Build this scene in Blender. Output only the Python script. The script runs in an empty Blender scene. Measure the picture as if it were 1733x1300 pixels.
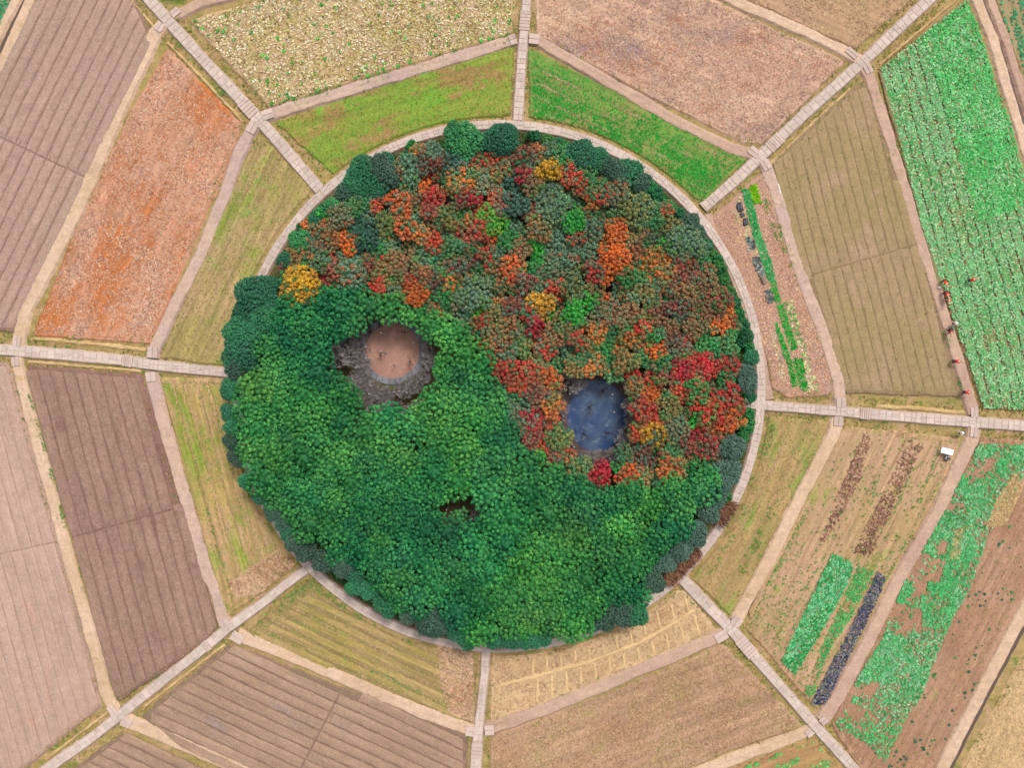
import bpy, bmesh, math, random
import numpy as np
from mathutils import Vector, Matrix
R = math.radians
scene = bpy.context.scene
col = scene.collection
rng = np.random.default_rng(11)
random.seed(11)

# ------------------------------------------------------------------ camera, sky, sun, exposure
S = 0.075          # metres on the ground for one photograph pixel
H = 90.0           # flying height of the drone
CU, CV = 866.5, 650.0
cam_d = bpy.data.cameras.new('camera')
cam = bpy.data.objects.new('camera', cam_d); col.objects.link(cam)
cam.location = (0, 0, H); cam.rotation_euler = (0, 0, 0)
cam_d.sensor_width = 36.0
cam_d.lens = 18.0 * H / (CU * S)
cam_d.clip_start = 1.0; cam_d.clip_end = 3000.0
scene.camera = cam

SUN_EL, SUN_AZ = R(58), R(25)      # azimuth clockwise from +Y (top of the picture)
world = bpy.data.worlds.new('World'); scene.world = world; world.use_nodes = True
wn = world.node_tree
for n in list(wn.nodes): wn.nodes.remove(n)
sky = wn.nodes.new('ShaderNodeTexSky'); sky.sky_type = 'NISHITA'; sky.sun_disc = False
sky.sun_elevation = SUN_EL; sky.sun_rotation = SUN_AZ
sky.air_density = 1.0; sky.dust_density = 4.0
hs = wn.nodes.new('ShaderNodeHueSaturation'); hs.inputs['Saturation'].default_value = 0.25
bg = wn.nodes.new('ShaderNodeBackground'); bg.inputs['Strength'].default_value = 0.15
wo = wn.nodes.new('ShaderNodeOutputWorld')
wn.links.new(sky.outputs[0], hs.inputs['Color']); wn.links.new(hs.outputs[0], bg.inputs['Color'])
wn.links.new(bg.outputs[0], wo.inputs[0])
sun_d = bpy.data.lights.new('sun', 'SUN'); sun_d.energy = 1.5; sun_d.angle = R(10); sun_d.color = (1.0, 0.95, 0.88)
sun = bpy.data.objects.new('sun', sun_d); col.objects.link(sun)
sdir = Vector((math.sin(SUN_AZ) * math.cos(SUN_EL), math.cos(SUN_AZ) * math.cos(SUN_EL), math.sin(SUN_EL)))
sun.rotation_euler = sdir.to_track_quat('Z', 'Y').to_euler(); sun.location = sdir * 200
scene.view_settings.view_transform = 'Standard'; scene.view_settings.look = 'None'
scene.view_settings.exposure = 0.43; scene.view_settings.gamma = 1.0
scene.view_settings.use_curve_mapping = False
scene.render.engine = 'CYCLES'
GZ = -0.2          # level of the low ground and ditches
KG = 0.74          # photograph brightness -> ground albedo
KF = 0.88           # photograph brightness -> leaf albedo

# ------------------------------------------------------------------ helpers
def lin1(c):
    c /= 255.0
    return c / 12.92 if c <= 0.04045 else ((c + 0.055) / 1.055) ** 2.4
def L(r, g, b, k=None):
    k = KG if k is None else k
    return (min(lin1(r) * k, .9), min(lin1(g) * k, .9), min(lin1(b) * k, .9), 1.0)
def F(r, g, b): return L(r, g, b, KF)
def P(u, v, z=0.0): return Vector(((u - CU) * S, (CV - v) * S, z))
def PH(u, v, h):                      # ground position of a thing whose top at height h shows at (u, v)
    k = (H - h) / H
    return Vector(((u - CU) * S * k, (CV - v) * S * k, 0.0))
def px(x, y): return (x / S + CU, CV - y / S)

def tag(o, label=None, cat=None, group=None, kind=None):
    if label: o['label'] = label
    if cat: o['category'] = cat
    if group: o['group'] = group
    if kind: o['kind'] = kind
    return o
def link(o, parent=None):
    col.objects.link(o)
    if parent is not None: o.parent = parent
    return o
def empty(name, loc=(0, 0, 0)):
    o = bpy.data.objects.new(name, None); o.empty_display_size = 0.3; o.location = loc
    return link(o)
def mesh(name, V, Fc, mats=(), smooth=False):
    m = bpy.data.meshes.new(name); m.from_pydata([tuple(v) for v in V], [], [tuple(f) for f in Fc])
    for t in mats: m.materials.append(t)
    if smooth: m.polygons.foreach_set('use_smooth', [True] * len(m.polygons))
    m.update(); return m
def fast_mesh(name, V, T, mat=None, attrs=None, cols=None):
    """V (n,3) T (m,3) numpy triangles; attrs {name: (n,)}; cols (n,3) point colours"""
    m = bpy.data.meshes.new(name)
    n, t = len(V), len(T)
    m.vertices.add(n); m.vertices.foreach_set('co', np.asarray(V, np.float32).ravel())
    m.loops.add(t * 3); m.loops.foreach_set('vertex_index', np.asarray(T, np.int32).ravel())
    m.polygons.add(t); m.polygons.foreach_set('loop_start', np.arange(0, t * 3, 3, dtype=np.int32))
    m.update(calc_edges=True)
    if attrs:
        for k, a in attrs.items():
            at = m.attributes.new(k, 'FLOAT', 'POINT'); at.data.foreach_set('value', np.asarray(a, np.float32))
    if cols is not None:
        at = m.attributes.new('Col', 'FLOAT_COLOR', 'POINT')
        c4 = np.ones((n, 4), np.float32); c4[:, :3] = cols; at.data.foreach_set('color', c4.ravel())
    if mat: m.materials.append(mat)
    return m
def obj(name, me, parent=None, loc=None):
    o = bpy.data.objects.new(name, me)
    if loc is not None: o.location = loc
    return link(o, parent)

_grid = rng.random((12, 256, 256))
def vnoise(x, y, seed=0):
    g = _grid[seed % 12]; xi = np.floor(x).astype(int); yi = np.floor(y).astype(int)
    fx = x - xi; fy = y - yi; fx = fx * fx * (3 - 2 * fx); fy = fy * fy * (3 - 2 * fy)
    a = g[xi % 256, yi % 256]; b = g[(xi + 1) % 256, yi % 256]; c = g[xi % 256, (yi + 1) % 256]; d = g[(xi + 1) % 256, (yi + 1) % 256]
    return (a * (1 - fx) + b * fx) * (1 - fy) + (c * (1 - fx) + d * fx) * fy
def fbm(x, y, sc, seed=0, octs=4):
    s = 0; a = .5; t = 0
    for o in range(octs):
        s = s + a * vnoise(x / sc + 17.3 * o, y / sc - 9.1 * o, seed + o); t += a; a *= .55; sc *= .5
    return s / t
def inpoly(u, v, poly):
    u = np.asarray(u, float); v = np.asarray(v, float); r = np.zeros(u.shape, bool); n = len(poly)
    for i in range(n):
        (x0, y0), (x1, y1) = poly[i], poly[(i + 1) % n]
        if y0 == y1: continue
        c = ((y0 > v) != (y1 > v)) & (u < (x1 - x0) * (v - y0) / (y1 - y0) + x0)
        r ^= c
    return r
RC = (845.0, 654.0); RR = 443.0       # ring path, photograph pixels
def arc(p, q, r, n=26):
    a = math.atan2(p[1] - RC[1], p[0] - RC[0]); b = math.atan2(q[1] - RC[1], q[0] - RC[0])
    d = (b - a + math.pi) % (2 * math.pi) - math.pi
    return [(RC[0] + r * math.cos(a + d * i / (n - 1)), RC[1] + r * math.sin(a + d * i / (n - 1))) for i in range(n)]

# ------------------------------------------------------------------ materials
class NT:
    def __init__(s, name):
        s.m = bpy.data.materials.new(name); s.m.use_nodes = True; s.t = s.m.node_tree
        s.b = s.t.nodes['Principled BSDF']; s.b.inputs['Roughness'].default_value = 0.9
        s.b.inputs['Specular IOR Level'].default_value = 0.15
    def n(s, t, **k):
        x = s.t.nodes.new(t)
        for a, v in k.items(): setattr(x, a, v)
        return x
    def l(s, a, b): s.t.links.new(a, b)
    def pos(s, ang=0.0, sc=(1, 1, 1)):
        g = s.n('ShaderNodeNewGeometry'); mp = s.n('ShaderNodeMapping', vector_type='POINT')
        mp.inputs['Rotation'].default_value = (0, 0, -ang); mp.inputs['Scale'].default_value = sc
        # rotate first, then scale: two mapping nodes
        if ang:
            m2 = s.n('ShaderNodeMapping'); m2.inputs['Scale'].default_value = sc
            mp.inputs['Scale'].default_value = (1, 1, 1)
            s.l(g.outputs['Position'], mp.inputs[0]); s.l(mp.outputs[0], m2.inputs[0]); return m2.outputs[0]
        s.l(g.outputs['Position'], mp.inputs[0]); return mp.outputs[0]
    def noise(s, vec, scale, detail=4, rough=.55, w=0.0):
        x = s.n('ShaderNodeTexNoise', noise_dimensions='4D'); x.inputs['Scale'].default_value = scale
        x.inputs['Detail'].default_value = detail; x.inputs['Roughness'].default_value = rough; x.inputs['W'].default_value = w
        s.l(vec, x.inputs['Vector']); return x.outputs[0]
    def ramp(s, f, a, b):
        x = s.n('ShaderNodeMapRange', interpolation_type='SMOOTHSTEP'); x.inputs[1].default_value = a; x.inputs[2].default_value = b
        s.l(f, x.inputs[0]); return x.outputs[0]
    def mix(s, f, a, b, mode='MIX'):
        x = s.n('ShaderNodeMix', data_type='RGBA', blend_type=mode)
        for v, i in ((f, 0), (a, 6), (b, 7)):
            if hasattr(v, 'links'): s.l(v, x.inputs[i])
            else: x.inputs[i].default_value = v
        return x.outputs[2]
    def math(s, op, a, b=0.0):
        x = s.n('ShaderNodeMath', operation=op)
        for v, i in ((a, 0), (b, 1)):
            if hasattr(v, 'links'): s.l(v, x.inputs[i])
            else: x.inputs[i].default_value = v
        return x.outputs[0]
    def gray(s, f, lo, hi):
        x = s.n('ShaderNodeMapRange'); x.inputs[3].default_value = lo; x.inputs[4].default_value = hi
        x.inputs[1].default_value = .34; x.inputs[2].default_value = .66; x.clamp = False
        s.l(f, x.inputs[0]); return x.outputs[0]
    def bump(s, h, strength=.5, dist=.05):
        x = s.n('ShaderNodeBump'); x.inputs['Strength'].default_value = strength; x.inputs['Distance'].default_value = dist
        s.l(h, x.inputs['Height']); s.l(x.outputs[0], s.b.inputs['Normal'])
    def out(s, c): s.l(c, s.b.inputs['Base Color']); return s.m

def soil(name, base, alt, patch=None, pth=(.56, .66), psc=.25, ang=0.0, streak=.25, grain=.45, lsc=.12, fine=6.0, patch2=None, p2th=(.58, .66), p2sc=.5):
    """ang: furrow direction in the world (radians)"""
    q = NT(name); w = (hash(name) % 97) * 1.7 if False else (sum(map(ord, name)) % 97) * 1.7
    p = q.pos(); ps = q.pos(ang, (.12, 1.6, 1.0))
    c = q.mix(q.ramp(q.noise(p, lsc, 5, .6, w), .38, .62), base, alt)
    if patch:
        ps2 = q.pos(ang, (.45, 1.0, 1.0))
        c = q.mix(q.ramp(q.noise(ps2, psc, 6, .65, w + 5), *pth), c, patch)
    if patch2:
        c = q.mix(q.ramp(q.noise(p, p2sc, 6, .7, w + 9), *p2th), c, patch2)
    st = q.noise(ps, 1.0, 4, .6, w + 2)
    c = q.mix(1.0, c, q.gray(st, 1 - streak * .6, 1 + streak * .6), 'MULTIPLY')
    g1 = q.noise(p, fine, 6, .75, w + 3); g2 = q.noise(p, 1.3, 4, .6, w + 4)
    c = q.mix(1.0, c, q.gray(g1, 1 - grain * .6, 1 + grain * .6), 'MULTIPLY')
    c = q.mix(1.0, c, q.gray(g2, .92, 1.08), 'MULTIPLY')
    q.bump(g1, .7, .06)
    return q.out(c)

def simple(name, c, rough=.7, spec=.3, var=.15, sc=5.0):
    q = NT(name); q.b.inputs['Roughness'].default_value = rough; q.b.inputs['Specular IOR Level'].default_value = spec
    n_ = q.noise(q.pos(), sc, 4, .6)
    return q.out(q.mix(1.0, c, q.gray(n_, 1 - var, 1 + var), 'MULTIPLY'))

def stone_mat(name, a, b, c2):
    q = NT(name); oi = q.n('ShaderNodeObjectInfo'); p = q.pos()
    c = q.mix(q.ramp(oi.outputs['Random'], .0, 1.0), a, b)
    c = q.mix(q.ramp(q.noise(p, 1.1, 5, .65), .55, .72), c, c2)
    g = q.noise(p, 9.0, 6, .7)
    c = q.mix(1.0, c, q.gray(g, .82, 1.14), 'MULTIPLY')
    c = q.mix(1.0, c, q.gray(q.noise(p, .35, 3, .6, 4.0), .9, 1.06), 'MULTIPLY')
    q.bump(g, .5, .02); return q.out(c)
M_SLAB = stone_mat('stone_slab', L(216, 196, 184), L(204, 184, 172), L(178, 158, 145))
M_SLAB2 = stone_mat('weathered_slab', L(214, 190, 178), L(200, 176, 164), L(176, 154, 144))
M_BASE = soil('path_bed', L(196, 170, 154), L(202, 175, 158), grain=.4)
M_DIRT = soil('trodden_earth', L(198, 166, 143), L(188, 154, 136), patch=L(176, 146, 110), pth=(.6, .75), psc=.5, grain=.3, streak=.1)
M_SAND = soil('sandy_earth', L(216, 184, 158), L(204, 172, 142), patch=L(180, 150, 105), pth=(.58, .75), psc=.5, grain=.3, streak=.1)
M_MAUVE = soil('grey_earth', L(192, 164, 152), L(202, 172, 150), patch=L(165, 135, 120), pth=(.6, .75), psc=.6, grain=.35, streak=.12)
M_VERGE = soil('verge', L(172, 146, 98), L(158, 140, 84), patch=L(110, 128, 52), pth=(.55, .7), psc=.5, grain=.5, lsc=.3, patch2=L(186, 150, 118), p2th=(.5, .66), p2sc=.6)
M_LITTER = soil('leaf_litter', L(112, 94, 64), L(92, 84, 58), patch=L(84, 104, 52), pth=(.58, .7), psc=.4, grain=.6, patch2=L(120, 82, 60), p2th=(.55, .68), p2sc=.8)

q = NT('plants'); at = q.n('ShaderNodeAttribute'); at.attribute_name = 'Col'
q.b.inputs['Roughness'].default_value = .75
M_PLANT = q.out(at.outputs['Color'])

def leaf_mat(name, contrast=.5):
    q = NT(name); q.b.inputs['Roughness'].default_value = .6; q.b.inputs['Specular IOR Level'].default_value = .2
    a1 = q.n('ShaderNodeAttribute', attribute_type='OBJECT'); a1.attribute_name = 'tint'
    a2 = q.n('ShaderNodeAttribute', attribute_type='OBJECT'); a2.attribute_name = 'tint_two'
    tn = q.n('ShaderNodeAttribute'); tn.attribute_name = 'tone'
    lf = q.n('ShaderNodeAttribute'); lf.attribute_name = 'leafr'
    p = q.pos(); big = q.noise(p, .55, 3, .6)
    f = q.math('ADD', q.math('MULTIPLY', tn.outputs['Fac'], .8), q.math('MULTIPLY', big, .5))
    c = q.mix(q.ramp(f, .6, .84), a1.outputs['Color'], a2.outputs['Color'])
    a3 = q.n('ShaderNodeAttribute', attribute_type='OBJECT'); a3.attribute_name = 'tint_three'
    c = q.mix(q.ramp(tn.outputs['Fac'], .27, .2), c, a3.outputs['Color'])
    c = q.mix(1.0, c, q.gray(lf.outputs['Fac'], 1 - contrast * .32, 1 + contrast * .32), 'MULTIPLY')
    c = q.mix(1.0, c, q.gray(q.noise(p, .23, 2, .5, 3.0), .85, 1.15), 'MULTIPLY')
    return q.out(c)
M_LEAF = leaf_mat('foliage')
M_BARK = simple('bark', L(92, 78, 66), .9, .1, .3, 8)
M_TWIG = simple('bare_twigs', L(176, 167, 165), .9, .1, .25, 4)
M_WHITE = simple('white_paint', (.85, .85, .84, 1), .4, .4, .04)
M_PALE = simple('pale_concrete', L(200, 196, 190), .8, .2, .1)
M_METAL = simple('grey_metal', (.35, .35, .36, 1), .45, .5, .1)
M_DARKW = simple('dark_wood', L(90, 72, 60), .8, .2, .3)
M_BLACKP = simple('black_plastic', L(52, 56, 62), .5, .4, .35, 3)

# ------------------------------------------------------------------ ground
def jitter_poly(poly, step=.5, amp=.1, seed=0):
    pts = []
    n = len(poly); r = np.random.default_rng(seed)
    for i in range(n):
        a = P(*poly[i]); b = P(*poly[(i + 1) % n]); d = (b - a); k = max(1, int(d.length / step))
        nrm = Vector((-d.y, d.x, 0)).normalized()
        for j in range(k):
            o = 0 if j == 0 else (fbm(np.array([(a.x + d.x * j / k)]), np.array([a.y + d.y * j / k]), 1.6, seed)[0] - .5) * 4 * amp + r.normal(0, amp * .35)
            pts.append(a + d * j / k + nrm * o)
    return pts
def area2(pts): return sum(pts[i].x * pts[(i + 1) % len(pts)].y - pts[(i + 1) % len(pts)].x * pts[i].y for i in range(len(pts)))
def block(name, poly, mat, z=0.0, zb=GZ - .01, slope=.26, amp=.1, seed=0, jit=True):
    pts = jitter_poly(poly, .5, amp, seed) if jit else [P(*p) for p in poly]
    if area2(pts) < 0: pts = pts[::-1]
    n = len(pts); V = []; NR = []
    for i in range(n):
        d = (pts[(i + 1) % n] - pts[i - 1]); NR.append(Vector((d.y, -d.x, 0)).normalized())
        V.append((pts[i].x, pts[i].y, z))
    for p, nr in zip(pts, NR): V.append((p.x + nr.x * slope, p.y + nr.y * slope, zb))
    Fc = [tuple(range(n))] + [(i, n + i, n + (i + 1) % n, (i + 1) % n) for i in range(n)]
    o = obj(name, mesh(name, V, Fc, (mat,)))
    return o

gp = 500.0
g = obj('ground', mesh('ground', [(-gp, -gp, GZ), (gp, -gp, GZ), (gp, gp, GZ), (-gp, gp, GZ)], [(0, 1, 2, 3)], (M_VERGE,)))
tag(g, 'low grassy ground between the fields and paths', 'ground', kind='structure')

# ------------------------------------------------------------------ fields
def intersections(poly, o, d):
    """t values where the line o + t*d (photo px) crosses the polygon"""
    ts = []; n = len(poly)
    for i in range(n):
        (x0, y0), (x1, y1) = poly[i], poly[(i + 1) % n]
        ex, ey = x1 - x0, y1 - y0; den = d[0] * ey - d[1] * ex
        if abs(den) < 1e-9: continue
        t = ((x0 - o[0]) * ey - (y0 - o[1]) * ex) / den; u = ((x0 - o[0]) * d[1] - (y0 - o[1]) * d[0]) / den
        if 0 <= u < 1: ts.append(t)
    return sorted(ts)
bed_count = [0]
def beds(field, poly, dirv, spacing, furrow, h, mat, phase=0.0, cross=None, inset=5.0, name='bed', nmin=None, nmax=None, crossgap=3.5):
    dl = math.hypot(*dirv); d = (dirv[0] / dl, dirv[1] / dl); nn = (-d[1], d[0])
    c0 = poly[0]
    ns = [(p[0] - c0[0]) * nn[0] + (p[1] - c0[1]) * nn[1] for p in poly]
    lo, hi = min(ns), max(ns); k = math.floor((lo - phase) / spacing)
    r = random.Random(int(spacing * 100 + poly[0][0]))
    while phase + k * spacing < hi:
        n0 = phase + k * spacing + furrow / 2; n1 = phase + (k + 1) * spacing - furrow / 2; nc = (n0 + n1) / 2; k += 1
        if nmin is not None and nc < nmin: continue
        if nmax is not None and nc > nmax: continue
        def line(nv): return (c0[0] + nn[0] * nv, c0[1] + nn[1] * nv)
        tc = intersections(poly, line(nc), d); t0 = intersections(poly, line(n0), d); t1 = intersections(poly, line(n1), d)
        for j in range(0, len(tc) - 1, 2):
            a, b = tc[j] + inset, tc[j + 1] - inset
            if b - a < 7: continue
            def near(ts, t, dflt):
                best = min(ts, key=lambda x: abs(x - t)) if ts else None
                return best if best is not None and abs(best - t) < 45 else dflt
            ends = [(near(t0, tc[j], tc[j]) + inset, near(t1, tc[j], tc[j]) + inset), (near(t0, tc[j + 1], tc[j + 1]) - inset, near(t1, tc[j + 1], tc[j + 1]) - inset)]
            segs = [ends]
            if cross:
                lo_ = line(nc); (ax, ay), (bx, by) = cross; ex, ey = bx - ax, by - ay
                den = d[0] * ey - d[1] * ex; tx = ((ax - lo_[0]) * ey - (ay - lo_[1]) * ex) / den
                sl = (d[0] * ex + d[1] * ey) / (nn[0] * ex + nn[1] * ey) if abs(nn[0] * ex + nn[1] * ey) > 1e-6 else 0
                cA = (tx + sl * (n0 - nc), tx + sl * (n1 - nc))
                if a + 10 < tx < b - 10:
                    segs = [[ends[0], (cA[0] - crossgap / 2, cA[1] - crossgap / 2)], [(cA[0] + crossgap / 2, cA[1] + crossgap / 2), ends[1]]]
            for (s0, s1) in segs:
                K = max(2, int((s1[0] - s0[0]) / 9)); V = []; Fc = []
                prof = [(0, .003), (.07, h * .75), (.2, h), (.5, h * 1.08), (.8, h), (.93, h * .75), (1, .003)]
                np_ = len(prof); sd = bed_count[0] * 3.1
                for i in range(K + 1):
                    f = i / K; endz = .25 if i in (0, K) else 1.0
                    for jj, (w, z) in enumerate(prof):
                        ta = s0[0] * (1 - w) + s0[1] * w; tb = s1[0] * (1 - w) + s1[1] * w
                        t = ta + (tb - ta) * f
                        nv = n0 + (n1 - n0) * w + .55 * math.sin(t * .021 + c0[0]) + .5 * math.sin(t * .06 + sd * .2) * (.4 + w * .4) + r.uniform(-.4, .4)
                        q_ = P(c0[0] + d[0] * t + nn[0] * nv, c0[1] + d[1] * t + nn[1] * nv)
                        V.append((q_.x, q_.y, max(.003, z * endz * r.uniform(.8, 1.15))))
                for i in range(K):
                    for jj in range(np_ - 1):
                        a_ = i * np_ + jj; Fc.append((a_, a_ + 1, a_ + np_ + 1, a_ + np_))
                me = mesh('bed', V, Fc, (mat,))
                me.flip_normals() if me.polygons[0].normal.z < 0 else None
                obj(name, me, field); bed_count[0] += 1

def wang(d): return math.atan2(-d[1], d[0])      # photo direction -> world angle
FIELDS = {}
def field(key, name, label, poly, mat, amp=.1):
    o = block(name, poly, mat, seed=len(FIELDS) + 3, amp=amp); tag(o, label, 'field', kind='structure')
    FIELDS[key] = (o, poly); return o

dA = (-.436, .9); dB = (.265, .964); dC = (.905, .42); dD = (.25, .968); dE = (-.46, .888); dF = (.905, .43)
# --- ploughed fields on the left
m_f = soil('furrow_left', L(154, 122, 110), L(146, 115, 103), ang=wang(dA))
m_b = soil('ploughed_mauve', L(173, 144, 128), L(177, 143, 130), patch=L(186, 156, 137), pth=(.56, .7), psc=.2, ang=wang(dA), streak=.15, grain=.42)
pO81 = [(115, -110), (230, 3), (254, 60), (146, 300), (24, 560), (-205, 545)]
f = field('O81', 'ploughed_field', 'mauve ploughed field with straight furrows in the upper left corner', pO81, m_f)
beds(f, pO81, dA, 19.2, 2.0, .12, m_b, phase=3, cross=((0, 231), (141, 298)))
m_f = soil('furrow_pale', L(178, 146, 130), L(170, 140, 124), ang=wang(dB))
m_b = soil('ploughed_pale', L(188, 158, 143), L(184, 154, 136), patch=L(193, 155, 137), ang=wang(dB), streak=.15, grain=.34)
pO78 = [(-250, 600), (10, 616), (100, 920), (168, 1195), (60, 1285), (-40, 1365), (-250, 1400)]
f = field('O78', 'ploughed_field', 'pale smooth ploughed field at the lower left edge of the photo', pO78, m_f)
beds(f, pO78, dB, 19.0, 1.3, .06, m_b, phase=2, cross=((0, 938), (105, 915)), crossgap=2.5)
m_f = soil('furrow_brown', L(142, 108, 97), L(136, 104, 92), ang=wang(dB))
m_b = soil('ploughed_brown', L(150, 119, 106), L(156, 127, 110), patch=L(143, 108, 98), ang=wang(dB), streak=.2, grain=.55)
pM78 = [(48, 620), (238, 636), (300, 850), (366, 1058), (352, 1083), (202, 1186), (120, 900)]
f = field('M78', 'ploughed_field', 'dark brown ploughed field between two sandy tracks, left of the wood', pM78, m_f)
beds(f, pM78, dB, 20.0, 1.9, .12, m_b, phase=8, cross=((123, 909), (311, 857)))
m_f = soil('furrow_umber', L(144, 117, 100), L(138, 112, 95), ang=wang(dC))
m_b = soil('ploughed_umber', L(168, 139, 117), L(161, 132, 110), patch=L(156, 134, 124), ang=wang(dC), streak=.2, grain=.42)
pM67 = [(242, 1212), (390, 1094), (590, 1172), (788, 1247), (790, 1420), (640, 1420), (400, 1312), (300, 1264)]
f = field('M67', 'ploughed_field', 'brown ploughed field with dark slanting furrows below the wood', pM67, m_f)
beds(f, pM67, dC, 18.0, 2.3, .14, m_b, phase=5, cross=((571, 1182), (519, 1282)), crossgap=3)
pO67 = [(205, 1246), (300, 1287), (405, 1330), (405, 1420), (-5, 1420), (110, 1315)]
f = field('O67', 'ploughed_field', 'small corner of ploughed field at the bottom left edge', pO67, m_f)
beds(f, pO67, dC, 18.0, 2.8, .12, m_b, phase=9)
m_f = soil('furrow_khaki', L(154, 128, 98), L(148, 124, 92), ang=wang(dD))
m_b = soil('ploughed_khaki', L(166, 140, 108), L(160, 138, 98), patch=L(178, 148, 122), ang=wang(dD), streak=.1, grain=.3, patch2=L(140, 150, 80), p2th=(.62, .75), p2sc=.25)
pM34 = [(1312, 270), (1440, 152), (1464, 138), (1560, 440), (1626, 670), (1432, 664), (1402, 575), (1362, 460), (1326, 340)]
f = field('M34', 'ploughed_field', 'khaki harrowed field with fine furrows right of the wood', pM34, m_f)
beds(f, pM34, dD, 17.0, 1.2, .08, m_b, phase=6, cross=((1374, 465), (1539, 417)), crossgap=2.5)

# --- stubble, grass and vegetable fields
m = soil('orange_stubble', L(196, 150, 126), L(200, 146, 116), patch=L(194, 118, 68), pth=(.47, .6), psc=.11, ang=wang(dA), streak=.3, grain=.5, patch2=L(176, 144, 138), p2th=(.6, .7), p2sc=.2)
pM81 = [(283, 84), (404, 206), (396, 245), (330, 400), (254, 580), (58, 566), (120, 410), (222, 190)]
field('M81', 'stubble_field', 'orange-brown dry stubble field upper left of the wood', pM81, m)
m = soil('straw_stubble', L(194, 166, 120), L(188, 158, 124), patch=L(206, 176, 148), ang=wang((.96, -.28)), grain=.5)
pM12 = [(322, 34), (500, -18), (862, -110), (872, -110), (866, 56), (660, 116), (456, 180)]
field('M12', 'flower_field', 'field of pale yellow withered flowers above the wood', pM12, m)
m = soil('pink_stubble', L(198, 158, 134), L(206, 170, 142), patch=L(152, 124, 120), pth=(.49, .61), psc=.13, ang=wang((.9, .43)), grain=.55, streak=.3, patch2=L(190, 126, 98), p2th=(.6, .7), p2sc=.22)
pM23 = [(908, -110), (985, -110), (1232, 12), (1428, 104), (1288, 243), (1258, 240), (1080, 150), (910, 57)]
field('M23', 'stubble_field', 'pinkish dry straw field upper right of the wood', pM23, m)
m2 = soil('brown_stubble', L(180, 145, 117), L(172, 136, 110), patch=L(164, 148, 92), pth=(.54, .68), psc=.25, ang=wang((.93, -.36)), grain=.5, streak=.35)
pM56 = [(832, 1250), (1030, 1178), (1224, 1094), (1356, 1230), (1210, 1280), (950, 1388), (825, 1420)]
field('M56', 'stubble_field', 'weedy brown stubble field at the bottom, right of centre', pM56, m2)
m = soil('earthy_stubble', L(186, 150, 122), L(180, 146, 112), patch=L(204, 172, 126), ang=wang((.9, .43)), grain=.45)
pO23 = [(1268, -2), (1448, 80), (1540, -2), (1640, -110), (1100, -110)]
field('O23', 'stubble_field', 'bare earthy field at the top edge, right of centre', pO23, m)
m = soil('far_grass', L(120, 140, 60), L(150, 145, 80), ang=0)
pO12 = [(282, -2), (330, -12), (500, -62), (800, -150), (150, -150)]
field('O12', 'grass_field', 'sliver of green grass field at the top left edge', pO12, m)
m = soil('lime_grass', L(146, 152, 68), L(130, 156, 62), patch=L(164, 130, 84), pth=(.53, .63), psc=.3, ang=wang((.96, -.28)), grain=.35, streak=.25, patch2=L(100, 178, 52), p2th=(.56, .66), p2sc=.18)
pI12 = [(470, 207), (660, 143), (867, 80), (864, 140), (860, 192)] + arc((846, 196), (562, 290), 459)
field('I12', 'grass_field', 'lime green grass field just above the wood, left of the top path', pI12, m)
m = soil('rank_grass', L(138, 142, 78), L(112, 146, 68), patch=L(156, 136, 88), pth=(.5, .66), psc=.28, ang=wang((.9, .43)), grain=.35, streak=.35, patch2=L(84, 156, 62), p2th=(.55, .66), p2sc=.3)
pI23 = [(896, 84), (1080, 175), (1266, 263), (1195, 340)] + arc((1178, 334), (898, 200), 461)
field('I23', 'grass_field', 'bright green grass field just above the wood, right of the top path', pI23, m)
m = soil('leafy_plot', L(186, 146, 124), L(180, 140, 114), patch=L(162, 134, 128), ang=wang(dD), grain=.55, streak=.15, patch2=L(206, 160, 118), p2th=(.56, .66), p2sc=.25)
pI34 = [(1292, 292), (1310, 345), (1345, 452), (1384, 560), (1411, 655), (1400, 668), (1330, 671), (1308, 656), (1297, 600), (1272, 520), (1238, 432), (1214, 392), (1205, 372)]
field('I34', 'vegetable_plot', 'triangular plot of dry litter with vegetable strips right of the wood', pI34, m)
m = soil('olive_grass', L(176, 147, 100), L(166, 142, 92), patch=L(136, 150, 74), pth=(.5, .64), psc=.3, ang=wang(dE), grain=.35, streak=.3)
pI45 = [(1403, 716), (1345, 832), (1236, 1042), (1184, 988)] + arc((1176, 986), (1302, 708), 461)
field('I45', 'grass_field', 'olive grass field right of the wood below the right path', pI45, m)
m = soil('straw_yellow', L(200, 164, 124), L(206, 174, 134), patch=L(192, 150, 110), ang=wang((.93, -.36)), grain=.45, streak=.2)
pI56 = [(1160, 1004), (1211, 1068), (1030, 1146), (832, 1226), (834, 1112)] + arc((850, 1112), (1146, 1004), 461)
fI56 = field('I56', 'straw_plot', 'straw covered plot divided into small cells below the wood', pI56, m)
m = soil('mown_olive', L(156, 134, 86), L(164, 140, 98), patch=L(136, 150, 66), pth=(.57, .7), psc=.25, ang=wang(dF), grain=.4, streak=.5)
pI67 = [(526, 984), (418, 1074), (600, 1148), (796, 1224), (806, 1110)] + arc((796, 1108), (536, 984), 461)
fI67 = field('I67', 'grass_field', 'olive plot of grassy beds and straw lower left of the wood', pI67, m)
m = soil('yellow_grass', L(186, 151, 114), L(176, 150, 98), patch=L(146, 156, 68), pth=(.49, .63), psc=.22, ang=wang(dB), grain=.4, streak=.5, patch2=L(84, 152, 58), p2th=(.62, .7), p2sc=.3)
pI78 = [(272, 641), (376, 643)] + arc((374, 660), (496, 956), 463) + [(494, 962), (384, 1044), (330, 860)]
fI78 = field('I78', 'grass_field', 'yellow green weedy plot between the left path and the wood', pI78, m)
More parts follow.
